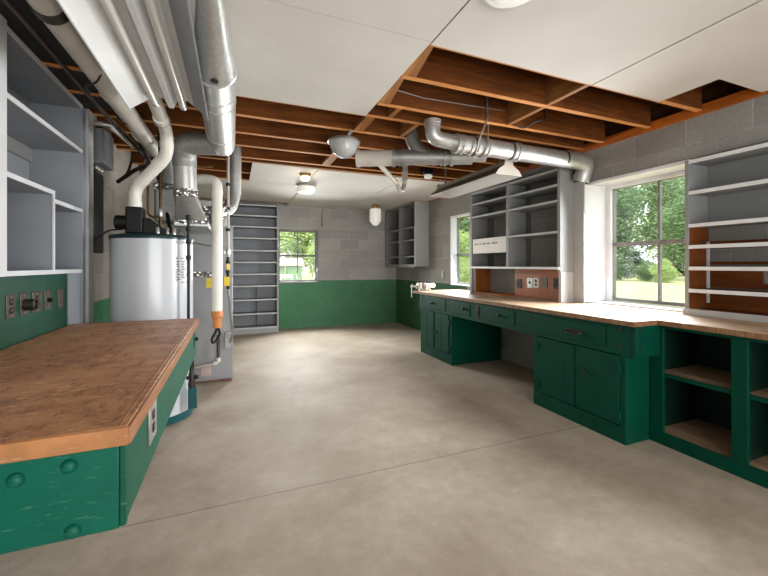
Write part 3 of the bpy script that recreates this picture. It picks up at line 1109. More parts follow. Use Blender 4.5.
# ================================================================== furnace
t = thing('furnace', 'grey sheet-metal furnace cabinet standing beside the water heater', 'furnace', (-.25, 4.5, 0))
obj('cabinet', MB().box(-.52, .0, 4.29, 4.98, .02, 1.62), 'furnace_grey', t, .004)
m = MB().box(-.50, -.006, 4.27, 4.29, .045, 1.10)
fd = obj('lower_door', m, 'furnace_dark', t, .004)
m = MB()
m.box(-.505, .0, 4.262, 4.29, 1.10, 1.145)
m.box(-.505, .0, 4.262, 4.29, 1.60, 1.625)
m.box(-.16, -.115, 4.264, 4.29, 1.145, 1.60)
m.box(-.505, -.46, 4.264, 4.29, 1.145, 1.60)
obj('face_frame', m, 'light_grey_paint', t, .003)
obj('upper_panel', MB().box(-.46, -.16, 4.272, 4.29, 1.145, 1.60), 'furnace_dark', t, .003)
obj('side_strip', MB().box(-.115, 0, 4.275, 4.29, 1.145, 1.60), 'furnace_grey', t, .003)
obj('foil_patch', MB().box(-.50, -.16, 4.256, 4.262, 1.10, 1.15), 'foil_tape', t, .001)
m = MB().box(-.48, -.03, 4.29, 4.95, 0, .02)
m.box(-.10, -.01, 4.262, 4.32, 0, .022)
obj('base', m, 'brick_base', t)
obj('plenum', MB().box(-.455, -.195, 3.515, 4.30, 1.545, 1.584), 'galvanised', t, .004)
obj('plenum_top', MB().box(-.50, -.06, 4.32, 4.9, 1.625, 1.9), 'galvanised', t, .006)
obj('label_sheet', MB().box(-.305, -.21, 4.266, 4.27, .08, .19), 'shed_roof', t)
obj('handle', MB().box(-.30, -.20, 4.262, 4.27, .86, .872), 'furnace_dark', t, .002)

# white standpipe with rust-coloured rubber cap
t = thing('standpipe', 'white vertical plastic pipe with an orange-brown rubber end in front of the furnace', 'pipe', (-0.129, 3.619, 0.670))
obj('pipe', MB().tube([(-0.319, 3.725, 1.978), (-0.222, 3.681, 1.987), (-0.130, 3.619, 1.956), (-0.130, 3.619, 0.794)], .0445, 24, .09), 'pvc', t)
m = MB().ring((-0.130, 3.619, 1.859), (0, 0, 1), .048, .045)
obj('coupling', m, 'pvc', t)
obj('rubber_cap', MB().lathe([(.032, .666), (.036, .67), (.038, .75), (.047, .76), (.049, .81), (.046, .815)], (-.130, 3.619, 0), 'z', 24), 'terracotta_rubber', t, label='orange-brown rubber reducer')
obj('hose', MB().tube([(-0.130, 3.619, 0.670), (-0.142, 3.619, 0.626), (-0.177, 3.637, 0.564), (-0.169, 3.663, 0.519), (-0.137, 3.672, 0.546), (-0.106, 3.654, 0.608), (-0.120, 3.628, 0.652)], .011, 10, .045), 'black_pipe', t)
t = thing('drain_pipe', 'small jointed drain pipe turning along the furnace door near the floor', 'pipe', (-.15, 4.2, .2))
obj('pipe', MB().tube([(-.14, 4.2, .50), (-.14, 4.2, .235), (-.16, 4.2, .215), (-.52, 4.2, .16)], .012, 12, .02), 'beige_metal', t)
obj('upper_section', MB().tube([(-.14, 4.2, .27), (-.14, 4.2, .50)], .0145, 12), 'rust_plate', t)
obj('elbow', MB().ring((-.14, 4.2, .245), (0, 0, 1), .02, .04).ring((-.165, 4.2, .214), (1, 0, .15), .02, .04), 'pvc', t)
# gas line
t = thing('gas_line', 'thin grey vertical gas line with black couplings right of the white standpipe', 'pipe', (-.04, 4.05, 1.0))
obj('pipe', MB().tube([(-.045, 4.03, 2.584), (-.045, 4.03, 1.30)], .014, 12), 'beige_metal', t)
obj('lower_pipe', MB().tube([(-.045, 4.03, 1.30), (-.045, 4.03, .98)], .015, 12), 'black_pipe', t)
m = MB()
for z in (2.02, 1.78, 1.57, 1.25, 1.15, 1.03):
    m.ring((-.045, 4.03, z), (0, 0, 1), .022, .03, 14)
obj('coupling', m, 'black_pipe', t)
m = MB().ring((-.045, 4.03, 1.35), (0, 0, 1), .026, .045, 14).box(-.085, -.045, 4.015, 4.045, 1.33, 1.36)
obj('valve', m, 'steel', t)
obj('valve_handle', MB().box(-.062, -.03, 4.0, 4.03, 1.17, 1.235), 'brass', t, .003)
obj('flexible_hose', MB().tube([(-.045, 4.03, .98), (-.03, 4.06, .85), (-.025, 4.1, .72), (-.01, 4.14, .62), (.0, 4.18, .52), (-.02, 4.22, .42), (-.06, 4.25, .38)], .011, 10, .06), 'steel', t)
for (x, z, a) in ((-.215, 1.045, 0), (-.055, 1.06, .12)):
    o = solo('warning_tag', MB().box(x - .026, x + .026, 4.02 if x < -.1 else 3.995, 4.024 if x < -.1 else 3.999, z - .045, z + .045), 'yellow_tag',
             'yellow tag hanging left of the white standpipe' if x < -.1 else 'yellow tag hanging on the thin gas line', 'tag', (x, 4.0, z), 'yellow tags by the standpipe')
solo('small_cable', MB().tube([(-.31, 3.27, 1.40), (-.22, 3.8, 1.4), (-.09, 4.24, 1.4)], .006, 8), 'cable_black', 'thin black cable crossing the upper furnace panel', 'cable')
t = thing('control_box', 'small grey box beside the gas hose at the furnace edge', 'box', (-.06, 4.245, .4))
obj('box', MB().box(-.075, -.022, 4.225, 4.268, .36, .52), 'furnace_grey', t, .004)
obj('lid', MB().box(-.077, -.02, 4.219, 4.225, .358, .522), 'light_grey_paint', t, .002)

# ================================================================== tall shelves at the back left
t = thing('tall_shelf', 'tall grey open shelves standing against the back wall left of the window', 'shelves', (.36, 7.18, 0))
FY, BY, SX0, SX1 = 7.03, 7.325, -.12, .77
obj('back_panel', MB().box(SX0, SX1, BY - .012, BY, .0, 2.325), 'blue_grey_paint', t)
obj('side_panel', MB().box(SX1 - .03, SX1, FY - .005, BY - .012, 0, 2.33), 'light_grey_paint', t, .002)
obj('side_panel', MB().box(SX0 - .03, SX0, FY - .005, BY - .012, 0, 2.33), 'light_grey_paint', t, .002)
for z in (2.30, 2.108, 1.908, 1.705, 1.485, 1.278, 1.066, .855, .610, .360, .110):
    sh = obj('shelf', MB().box(SX0, SX1 - .03, FY + .012, BY - .012, z - .022, z), 'grey_paint', t)
    obj('shelf_edge', MB().box(SX0, SX1 - .03, FY, FY + .012, z - .024, z), 'pale_edge', sh, .001)
obj('kickboard', MB().box(SX0, SX1 - .03, FY + .002, FY + .02, 0, .086), 'light_grey_paint', t)
obj('divider', MB().box(.40, .412, FY + .2, BY - .012, .11, .855), 'dark_grey_paint', t)

# ================================================================== ceiling lamps
t = thing('ceiling_lamp', 'large bowl-shaped clear ribbed glass lamp among the open joists', 'ceiling light', (.925, 3.25, 2.308))
obj('pan', MB().lathe([(.10, 2.340), (.145, 2.336), (.148, 2.320), (.135, 2.314)], (.925, 3.25, 0), 'z', 40), 'steel', t)
obj('bowl', MB().lathe([(.138, 2.316), (.142, 2.308), (.125, 2.293), (.115, 2.258), (.092, 2.218), (.055, 2.191), (.012, 2.184), (.001, 2.184)], (.925, 3.25, 0), 'z', 40), 'prismatic_glass', t)
obj('finial', MB().lathe([(.006, 2.174), (.008, 2.178), (.005, 2.185)], (.925, 3.25, 0), 'z', 12), 'dark_metal', t)
m = MB().box(.91, .94, 3.04, 3.44, 2.340, 2.3615)
obj('mounting_bar', m, 'steel', t)

t = thing('ceiling_lamp', 'low white drum lamp with metal rim on the rear ceiling', 'ceiling light', (.955, 5.30, CZ))
obj('rim', MB().lathe([(.135, CZ), (.140, CZ - .005), (.140, CZ - .028), (.132, CZ - .032)], (.955, 5.30, 0), 'z', 36), 'steel', t)
obj('shade', MB().lathe([(.128, CZ - .03), (.128, CZ - .085), (.115, CZ - .108), (.06, CZ - .118), (.001, CZ - .12)], (.955, 5.30, 0), 'z', 36), 'milk_glass', t)

t = thing('ceiling_lamp', 'small glowing warm lamp holder on the ceiling behind the last joist', 'ceiling light', (.83, 4.66, CZ))
obj('base', MB().lathe([(.07, CZ), (.072, CZ - .012), (.055, CZ - .03), (.05, CZ - .032)], (.83, 4.66, 0), 'z', 28), 'brass', t)
obj('globe', MB().lathe([(.048, CZ - .03), (.058, CZ - .045), (.055, CZ - .075), (.03, CZ - .088), (.001, CZ - .09)], (.83, 4.66, 0), 'z', 28), 'lit_glass', t)
lamp('bulb_light', 'POINT', (.83, 4.66, CZ - .14), (0, 0, 0), .7, (1, .82, .6), .05)

SHX, SHY = 2.47, 6.55
t = thing('ceiling_lamp', 'white stepped schoolhouse glass lamp on a brass fitting near the back wall', 'ceiling light', (SHX, SHY, CZ))
obj('canopy', MB().lathe([(.075, CZ), (.078, CZ - .012), (.04, CZ - .03), (.036, CZ - .07), (.05, CZ - .075)], (SHX, SHY, 0), 'z', 28), 'brass', t)
obj('shade', MB().lathe([(.05, CZ - .075), (.098, CZ - .082), (.106, CZ - .09), (.106, CZ - .31), (.10, CZ - .322), (.085, CZ - .325), (.082, CZ - .345), (.06, CZ - .375), (.02, CZ - .395), (.001, CZ - .396)], (SHX, SHY, 0), 'z', 32), 'milk_glass', t)

t = thing('ceiling_lamp', 'round white flush lamp overhead at the top of the picture', 'ceiling light', (1.04, 1.20, CZ))
obj('rim', MB().lathe([(.125, CZ), (.128, CZ - .006), (.124, CZ - .016), (.11, CZ - .02)], (1.04, 1.20, 0), 'z', 40), 'fixture_white', t)
obj('lens', MB().lathe([(.112, CZ - .016), (.106, CZ - .026), (.086, CZ - .030), (.080, CZ - .036), (.05, CZ - .042), (.001, CZ - .044)], (1.04, 1.20, 0), 'z', 40), 'milk_glass', t)

t = thing('ceiling_lamp', 'small white bulb in a black socket among the joists beyond the vent pipes', 'ceiling light', (2.22, 4.05, 2.36))
obj('socket', MB().lathe([(.05, 2.40), (.055, 2.385), (.06, 2.34), (.05, 2.325)], (2.22, 4.05, 0), 'z', 24), 'black_plastic', t)
obj('bulb', MB().lathe([(.04, 2.33), (.052, 2.31), (.045, 2.285), (.001, 2.275)], (2.22, 4.05, 0), 'z', 24), 'milk_glass', t)
obj('arm', MB().box(2.205, 2.235, 3.84, 4.23, 2.395, 2.42), 'dark_metal', t)

t = thing('pull_cord', 'thin cord with a small pull hanging by the back wall right of the window', 'cord', (1.62, 7.31, 2.0))
obj('cord', MB().tube([(1.63, 7.2, CZ), (1.63, 7.3, 2.2), (1.63, 7.3, 2.04)], .004, 8), 'cable_black', t)
obj('pull', MB().lathe([(.008, 2.045), (.016, 2.03), (.016, 2.0), (.006, 1.99)], (1.63, 7.3, 0), 'z', 14), 'steel', t)

# ================================================================== right hanging fluorescent fixture
t = thing('fluorescent_fixture', 'hanging reflector lamp with white underside beside the vent pipe over the bench', 'lamp', (2.33, 3.36, 2.04))
x0, x1, Y0, Y1 = 2.20, 2.50, 2.76, 3.98
xc = (x0 + x1) / 2
for sgn, nm in ((-1, 'side_wing'), (1, 'side_wing')):
    e = xc + sgn * (x1 - x0) / 2
    poly = [(e, 2.045), (xc + sgn * .10, 2.088), (xc + sgn * .045, 2.135), (xc + sgn * .045, 2.139), (xc + sgn * .102, 2.092), (e + sgn * .002, 2.049)]
    o = obj(nm, MB().prism(poly, 'y', Y0, Y1), ['fixture_olive', 'fixture_white'], t)
    for p in o.data.polygons:
        p.material_index = 1 if p.normal.z < -.2 else 0
o = obj('channel', MB().box(xc - .045, xc + .045, Y0, Y1, 2.132, 2.178), ['fixture_olive', 'fixture_white'], t, .002)
for p in o.data.polygons:
    p.material_index = 1 if p.normal.z < -.5 else 0
for x in (xc - .055, xc + .055):
    obj('tube', MB().tube([(x, Y0 + .02, 2.105), (x, Y1 - .02, 2.105)], .0185, 14), 'fixture_white', t)
for yy in (Y0 - .006, Y1):
    poly = [(x0, 2.045), (x1, 2.045), (xc + .115, 2.095), (xc + .052, 2.135), (xc + .04, 2.18), (xc + .04, 2.205), (xc - .04, 2.205), (xc - .04, 2.18), (xc - .052, 2.135), (xc - .115, 2.095)]
    obj('end_plate', MB().prism(poly, 'y', yy, yy + .006), 'beige_metal', t)
m = MB()
for yy in (Y0 + .12, Y1 - .12):
    m.box(xc - .008, xc + .008, yy - .008, yy + .008, 2.178, 2.585)
obj('hanger', m, 'fixture_olive', t)

# ================================================================== galvanised vent pipes in the middle
t = thing('vent_pipe', 'galvanised vent pipe running across to an elbow at the right wall', 'pipe', (2.3, 2.6, 2.18))
VY, VZ = 2.585, 2.205
obj('pipe', MB().tube([(1.66, VY, VZ), (3.135, VY, VZ - .01), (3.135, VY + .07, 2.037)], .073, 24, .11, 7), 'galvanised', t)
obj('upturned_elbow', MB().tube([(1.455, VY, 2.35), (1.455, VY, 2.22), (1.68, VY, VZ)], .060, 24, .13, 8), 'galvanised', t)
m = MB().ring((1.455, VY, 2.342), (0, 0, 1), .068, .026).ring((1.455, VY, 2.31), (0, 0, 1), .064, .012)
for x in (1.67, 1.72, 1.80, 1.86, 1.97, 2.24, 2.28, 2.86, 2.98):
    m.ring((x, VY, VZ - .004), (1, 0, 0), .0785 if x not in (1.86, 2.28) else .083, .025)
m.ring((3.135, VY + .055, 2.075), (0, .25, -1), .080, .03)
obj('collar', m, 'galvanised', t)
obj('strap', MB().ring((1.92, VY, VZ), (1, 0, 0), .089, .02).box(1.915, 1.925, VY - .090, VY - .084, VZ, 2.42), 'steel', t)
m = MB()
for x in (1.83, 2.21, 2.83):
    m.ring((x, VY, VZ - .004), (1, 0, 0), .0755, .018)
obj('dark_band', m, 'dark_metal', t)

t = thing('vent_pipe', 'diagonal grey vent pipe with a pale open end beside the bowl lamp', 'pipe', (1.4, 3.05, 2.1))
P0, P1 = Vector((1.05, 3.27, 2.195)), Vector((1.98, 2.80, 2.185))
dv_ = (P1 - P0).normalized()
LN = (P1 - P0).length
obj('pipe', MB().tube([P0 + dv_ * .28, P1], .066, 24), 'galvanised_dull', t)
m = MB().tube([P0, P0 + dv_ * .33], .072, 24)
m.ring(P0 + dv_ * .015, dv_, .079, .03).ring(P0 + dv_ * .12, dv_, .074, .012)
obj('pale_end', m, 'beige_pipe', t, label='pale open pipe end')
m = MB()
for q, r in ((.34, .080), (.40, .074), (.43, .080), (.46, .074), (.77, .074), (.80, .079), (.86, .079)):
    m.ring(P0 + dv_ * q, dv_, r, .022)
obj('collar', m, 'galvanised_dull', t)
a0 = P0 + dv_ * .66
obj('wye_branch', MB().tube([a0, a0 + Vector((-.10, .07, .10)), a0 + Vector((-.15, .10, .25))], .064, 20, .06), 'galvanised_dull', t)
obj('small_tail', MB().tube([P1, P1 + dv_ * .12], .045, 14), 'galvanised', t)

solo('hanger_rod', MB().tube([(1.86, 2.44, 2.57), (1.865, 2.44, 2.42), (1.86, 2.43, 2.37), (1.80, 2.45, 2.22), (1.78, 2.47, 2.10)], .008, 8, .03), 'steel', 'thin bent rod hanging from the joist in front of the vent pipe elbow', 'hanger')

t = thing('drain_trap', 'white plastic drain pipe with curved trap under the rear joists', 'pipe', (1.8, 4.1, 2.2))
obj('pipe', MB().tube([(1.36, 3.66, 2.34), (1.80, 4.08, 2.205)], .026, 16), 'pvc', t)
obj('trap_bend', MB().tube([(1.80, 4.08, 2.205), (1.86, 4.13, 2.13), (1.93, 4.17, 2.13), (1.97, 4.20, 2.22), (1.97, 4.20, 2.36)], .028, 16, .06), 'beige_pipe', t)
m = MB().ring((1.79, 4.075, 2.207), (.44, .42, -.13), .032, .05).ring((1.97, 4.20, 2.23), (0, 0, 1), .033, .04)
obj('slip_nut', m, 'pvc', t)
obj('riser', MB().box(1.94, 2.0, 4.17, 4.215, 2.27, 2.5), 'beige_metal', t)

# ================================================================== hanging wall cabinet at the back right
t = thing('wall_cabinet', 'grey open wall cabinet hung high in the back right corner', 'cabinet', (3.06, 6.4, 1.2))
CX0, CX1, CY0, CY1, CZ0, CZ1 = 2.96, 3.238, 5.88, 7.25, 1.205, 2.345
obj('end_panel', MB().box(CX0, CX1, CY0, CY0 + .03, CZ0 - .01, CZ1), 'light_grey_paint', t, .002)
obj('back_panel', MB().box(CX1 - .012, CX1, CY0 + .03, CY1, CZ0, CZ1), 'dark_grey_paint', t)
obj('side_panel', MB().box(CX0, CX1 - .012, CY1 - .03, CY1, CZ0, CZ1), 'grey_paint', t, .002)
obj('divider', MB().box(CX0 - .002, CX1 - .012, 6.53, 6.565, CZ0, CZ1), 'grey_paint', t, .002)
for y0, y1 in ((CY0 + .03, 6.53), (6.565, CY1 - .03)):
    for z in (CZ1 - .002, 1.905, 1.68, 1.385, CZ0 + .025):
        sh = obj('shelf', MB().box(CX0 + .012, CX1 - .012, y0, y1, z - .024, z), 'grey_paint', t)
        obj('shelf_edge', MB().box(CX0, CX0 + .012, y0, y1, z - .024 - (.03 if z < 1.3 else 0), z + .001), 'grey_paint', sh)
    obj('back_rail', MB().box(CX1 - .024, CX1 - .012, y0 + .02, y1 - .1, 2.07, 2.12), 'orange_board', t)

# ================================================================== tall wall shelves over the bench (right)
t = thing('wall_shelf', 'grey open shelf unit on the right wall between the two windows', 'shelves', (3.09, 3.5, .85))
X0, X1 = 2.96, 3.238
BT = .85
obj('side_panel', MB().box(X0, X1, 4.20, 4.245, BT + .0005, 2.175), 'grey_paint', t, .002)
obj('middle_panel', MB().box(X0, X1, 3.48, 3.52, 1.20, 2.175), 'grey_paint', t, .002)
obj('side_panel', MB().box(X0, X1, 2.74, 2.775, 1.15, 2.185), 'grey_paint', t, .002)
obj('back_strip', MB().box(X1 - .02, X1, 3.42, 3.48, 1.2, 2.16).box(X1 - .02, X1, 4.1, 4.2, 1.2, 2.16), 'dark_grey_paint', t)
for y0, y1, zs in ((2.775, 3.48, (2.172, 2.02, 1.862, 1.556)), (3.52, 4.20, (2.172, 2.03, 1.862))):
    for z in zs:
        sh = obj('shelf', MB().box(X0 + .012, X1 - .001, y0, y1, z - .02, z), 'grey_paint', t)
        obj('shelf_edge', MB().box(X0, X0 + .012, y0, y1, z - .021, z + .001), 'light_grey_paint', sh)
bt = obj('bottom_board', MB().box(X0 - .003, X1 - .001, 2.776, 4.199, 1.178, 1.198), 'grey_paint', t)
obj('shelf_edge', MB().box(X0 - .014, X0 - .003, 2.742, 4.215, 1.176, 1.2), 'pale_edge', bt)

t = thing('white_box', 'white box with a printed line wedged in the left bay of the grey wall shelves', 'box', (3.08, 3.86, 1.378))
obj('body', MB().box(X0 + .022, X1 - .03, 3.535, 4.185, 1.378, 1.545), 'box_white', t, .003)
obj('lid', MB().box(X0 + .010, X0 + .022, 3.53, 4.19, 1.37, 1.56), 'box_white', t, .002)
m = MB()
y = 4.15
random.seed(3)
for wl in (5, 2, 4, 5, 7):
    for k in range(wl):
        h = random.choice((.015, .017, .019))
        m.box(X0 + .009, X0 + .0105, y - .0115, y - .007, 1.482, 1.484 + h)
        if random.random() < .7:
            m.box(X0 + .009, X0 + .0105, y - .010, y, 1.482, 1.486 if random.random() < .5 else 1.491)
        if random.random() < .6:
            m.box(X0 + .009, X0 + .0105, y - .004, y, 1.482, 1.484 + h)
        y -= .0165
    y -= .022
obj('printed_line', m, 'print_dark', t)

# orange back board niche beneath
t = thing('outlet_board', 'orange wooden board along the wall under the grey shelf unit', 'board', (3.2, 3.4, BT))
obj('board', MB().box(3.21, 3.238, 2.775, 3.66, BT + .0005, 1.175), 'orange_board', t, .001)
obj('side_cheek', MB().box(3.0, 3.237, 4.165, 4.198, BT + .0005, 1.175), 'orange_wood', t, .001)
obj('floor_strip', MB().box(2.99, 3.236, 3.665, 4.163, BT + .0005, BT + .014), 'orange_board', t, .001)
obj('cheek_edge', MB().box(2.985, 3.0, 4.165, 4.198, BT + .0005, 1.175), 'light_grey_paint', t)
for (u, v, face, kind, lab) in ((519.5, 283.5, 'black_plastic', 'none', 'black outlet plate on the orange board, first from the niche'),
                                (530, 282.8, 'steel', 'switch', 'steel plate with a black switch, left of the pale outlet on the orange board'),
                                (536.2, 282.8, 'box_white', 'duplex', 'pale outlet plate in the middle of the orange board'),
                                (544.5, 283.0, 'rust_plate', 'none', 'brown outlet plate right of the pale outlet on the orange board'),
                                (557, 283.5, 'black_plastic', 'none', 'wide black outlet plate next to the white chase')):
    p = onx(u, v, 3.21)
    outlet('outlet', 'x', p, lab, .088, .115, face, kind, -1, 'outlets on the orange board')

t = thing('pipe_chase', 'smooth pale grey boxed chase left of the large window', 'panel', (3.18, 2.73, BT))
obj('front_board', MB().box(3.135, 3.149, 2.62, 2.739, BT + .0005, 2.035), 'light_grey_paint', t, .001)
obj('left_board', MB().box(2.975, 3.149, 2.741, 2.772, BT + .0005, 1.148), 'light_grey_paint', t, .001)
obj('side_board', MB().box(3.15, 3.238, 2.658, 2.675, BT + .0005, 1.998), 'light_grey_paint', t, .001)

# ================================================================== right hand bench
t = thing('worktop', 'long worn plywood worktop with laminated edge along the right wall', 'worktop', (2.9, 3.2, BT))
poly = [(2.425, 1.655), (2.425, 4.86), (3.239, 4.86), (3.239, .3), (2.66, .3), (2.66, 1.60), (2.66, 1.655)]
obj('top', MB().prism([(x, y) for x, y in poly], 'z', BT - .032, BT), 'worn_plywood', t, .001)
m = MB().box(2.413, 2.424, 1.645, 4.86, BT - .034, BT - .001)
m.box(2.424, 2.655, 1.643, 1.654, BT - .034, BT - .001)
m.box(2.648, 2.659, .3, 1.643, BT - .034, BT - .001)
obj('edge_band', m, 'laminated_edge', t, .001)
solo('recess_ledge', MB().box(XR + .001, 3.42, .46, 1.735, .8505, .856), 'worn_plywood', 'plywood ledge beneath the orange shelf recess', 'ledge', (3.3, 1.1, .85))

# drawer band with drawers
UB = .605
t = thing('drawer_band', 'long green drawer band hung under the right worktop', 'drawers', (2.6, 3.2, UB))
m = MB().box(2.45, 2.475, 1.66, 4.72, UB, .816)
m.box(2.475, 2.697, 1.66, 1.685, UB, .816)
m.box(2.475, 3.2, 4.695, 4.72, UB, .816)
obj('band', m, 'cabinet_green', t, .003)
obj('corner_post', MB().box(2.444, 2.462, 1.652, 1.675, UB - .002, .814), 'cabinet_green', t, .002)
m = MB()
for (x, y, z, ax) in ((2.45, 1.76, .785, 'x'), (2.45, 1.76, .665, 'x')):
    m.lathe([(.012, .0), (.010, -.006), (.001, -.008)], (x, y, z), 'x', 14)
for z in (.785, .665):
    m.lathe([(.012, .0), (.010, -.006), (.001, -.008)], (2.50, 1.66, z), 'y', 14)
for z in (.785, .665):
    m.lathe([(.012, .0), (.010, -.006), (.001, -.008)], (2.45, 4.62, z), 'x', 14)
obj('bolt', m, 'dark_metal', t)


def drawer(y0, y1, z0, z1, hy, hz, bail):
    d = obj('drawer', MB().box(2.443, 2.46, y0, y1, z0, z1), 'cabinet_green', t, .004)
    if bail:
        m = MB().tube([(2.443, hy - .062, hz + .005), (2.425, hy - .062, hz), (2.415, hy - .05, hz - .012), (2.415, hy + .05, hz - .012), (2.425, hy + .062, hz), (2.443, hy + .062, hz + .005)], .007, 10, .012)
        m.box(2.438, 2.444, hy - .078, hy - .048, hz - .012, hz + .02).box(2.438, 2.444, hy + .048, hy + .078, hz - .012, hz + .02)
        m.box(2.436, 2.444, hy - .05, hy + .05, hz - .008, hz + .022)
        obj('handle', m, 'dark_metal', d, .001)
    else:
        obj('knob', MB().lathe([(.009, 0), (.009, -.012), (.018, -.018), (.018, -.027), (.010, -.031), (.001, -.032)], (2.443, hy, hz), 'x', 18), 'black_plastic', d)
    return d


drawer(1.88, 2.62, .64, .785, 2.126, .705, True)
drawer(2.80, 3.24, .65, .785, 2.99, .722, False)
drawer(3.50, 3.88, .65, .785, 3.60, .722, False)
drawer(4.02, 4.52, .65, .785, 4.336, .722, False)
outlet('outlet', 'x', (2.45, 3.285 + .08, .715), 'black outlet on the green drawer band between two drawers', .055, .13, 'black_plastic', 'duplex', -1)


def base_cabinet(label, y0, y1, doors, knobs, loc):
    t = thing('base_cabinet', label, 'cabinet', loc)
    m = MB().box(2.475, 2.715 if y0 < 2 else 3.2, y0, y0 + .02, 0, UB - .002).box(2.475, 3.2, y1 - .02, y1, 0, UB - .002)
    m.box(3.18, 3.2, y0 + .02, y1 - .02, 0, UB - .002).box(2.475, 3.18, y0 + .02, y1 - .02, .10, .12)
    obj('carcass', m, 'cabinet_green', t, .002)
    m = MB().box(2.458, 2.475, y0, y1, 0, .115)
    m.box(2.458, 2.475, y0, doors[0][0] - .003, .115, UB - .002).box(2.458, 2.475, doors[-1][1] + .003, y1, .115, UB - .002)
    m.box(2.462, 2.475, doors[0][1] + .003, doors[1][0] - .003, .115, UB - .002)
    obj('face_frame', m, 'cabinet_green', t, .002)
    for i, (a, b) in enumerate(doors):
        d = obj('door', MB().box(2.452, 2.474, a, b, .125, UB - .008), 'cabinet_green', t, .003)
        if label.startswith('far'):
            obj('door_board', MB().box(2.446, 2.452, a + .012, (a + b) / 2 - .004, .14, UB - .02).box(2.446, 2.452, (a + b) / 2 + .004, b - .012, .14, UB - .02), 'cabinet_green', d, .002)
        else:
            ed = (b - .075, b - .002) if i == 1 else None
            if ed:
                obj('door_stile', MB().box(2.448, 2.452, a + .01, a + .09, .13, UB - .012), 'cabinet_green', d, .002)
        ys = a - .004 if i == 0 else b + .004
        m = MB()
        for z in (.19, UB - .09):
            m.box(2.442, 2.459, ys - .010, ys + .010, z - .03, z + .03)
        obj('hinge', m, 'dark_metal' if label.startswith('far') else 'cabinet_green', d)
    for i, (ky, kz) in knobs:
        d = [c for c in t.children if c.name.startswith('door')][i]
        m = MB().lathe([(.007, 0), (.007, -.012), (.014, -.016), (.014, -.024), (.001, -.027)], (2.452, ky, kz), 'x', 16)
        m.tube([(2.44, ky - .012, kz), (2.44, ky - .04, kz - .035)], .004, 8)
        obj('latch', m, 'dark_metal', d)
    return t


base_cabinet('near two-door green cabinet under the right worktop', 1.73, 2.565, ((1.775, 2.125), (2.135, 2.505)), ((0, (2.046, .425)),), (2.8, 2.15, 0))
base_cabinet('far two-door green cabinet at the far end of the right worktop', 3.90, 4.70, ((3.95, 4.30), (4.31, 4.66)), ((0, (4.25, .36)),), (2.8, 4.3, 0))

# open cubby unit
t = thing('cubby_cabinet', 'open-fronted green cubby unit with worn wooden shelves under the window bench', 'cabinet', (2.95, 1.1, 0))
FX = 2.72
m = MB()
m.box(FX - .022, FX, .3, 1.725, 0, .085)
m.box(FX - .022, FX, .3, 1.725, .79, .816)
m.box(FX - .022, FX, 1.64, 1.725, .085, .79)
m.box(FX - .022, FX, 1.19, 1.267, .085, .79)
m.box(FX - .022, FX, .3, .82, .085, .79)
obj('face_frame', m, 'cabinet_green', t, .002)
m = MB().box(FX, 3.2, 1.70, 1.725, 0, .816).box(FX, 3.2, .3, .32, 0, .816).box(3.18, 3.2, .32, 1.70, 0, .816).box(FX, 3.18, 1.215, 1.24, .08, .816)
obj('carcass', m, 'cabinet_dark', t)
for y0, y1 in ((1.24, 1.70), (.32, 1.215)):
    obj('floor_board', MB().box(FX, 3.18, y0, y1, .06, .084), 'cubby_wood', t)
    sh = obj('shelf', MB().box(FX + .012, 3.18, y0, y1, .462, .484), 'cubby_wood', t)
    obj('shelf_edge', MB().box(FX - .006, FX + .012, max(y0, .82), min(y1, 1.64), .46, .485), 'cabinet_green', sh)

# ================================================================== shelf unit right of the window
t = thing('recess_shelf', 'grey and orange wooden shelf unit at right of the large window', 'shelves', (3.28, 1.1, .856))
X0, X1, Ya, Yb = 3.16, 3.415, .48, 1.766
obj('side_panel', MB().box(X0 + .012, X1, Yb - .022, Yb, 1.52, 2.005), 'grey_paint', t, .001)
obj('lower_side', MB().box(X0 + .012, X1, Yb - .022, Yb, .89, 1.52), 'shaded_recess_wood', t, .001, label='orange wooden lower side')
obj('front_stile', MB().box(X0 - .002, X0 + .012, Yb - .024, Yb, .89, 2.005), 'grey_paint', t, .001)
obj('back_panel', MB().box(X1 - .012, X1, Ya, Yb - .022, 1.53, 2.0), 'grey_paint', t)
for z0, z1 in ((1.375, 1.40), (1.225, 1.245), (1.05, 1.09), (.86, .93)):
    obj('back_rail', MB().box(X1 - .02, X1, Ya, Yb - .022, z0, z1), 'shaded_recess_wood', t)
obj('back_board', MB().box(X1 - .012, X1 - .001, 1.42, Yb - .022, 1.09, 1.19).box(X1 - .012, X1 - .001, Ya, Yb - .022, .93, 1.04), 'shaded_recess_wood', t)
obj('white_strip', MB().box(X1 - .03, X1 - .02, Yb - .04, Yb - .023, .93, 1.40), 'white_trim', t)
for z, mt in ((2.002, 'grey_paint'), (1.77, 'grey_paint'), (1.525, 'grey_paint'), (1.367, 'shaded_recess_wood'), (1.207, 'shaded_recess_wood'), (1.042, 'shaded_recess_wood')):
    sh = obj('shelf', MB().box(X0 + .012, X1 - .02, Ya, Yb - .022, z - .022, z), mt, t)
    obj('shelf_edge', MB().box(X0 - .002, X0 + .012, Ya, Yb - .024, z - .026, z + .001), 'pale_edge', sh, .001)
bb = obj('base_board', MB().box(X0 - .012, X0 + .006, Ya, Yb + .01, .851, .895), 'light_grey_paint', t, .001)
obj('floor_board', MB().box(X0 + .006, X1 - .02, Ya, Yb - .022, .857, .89), 'shaded_recess_wood', t)

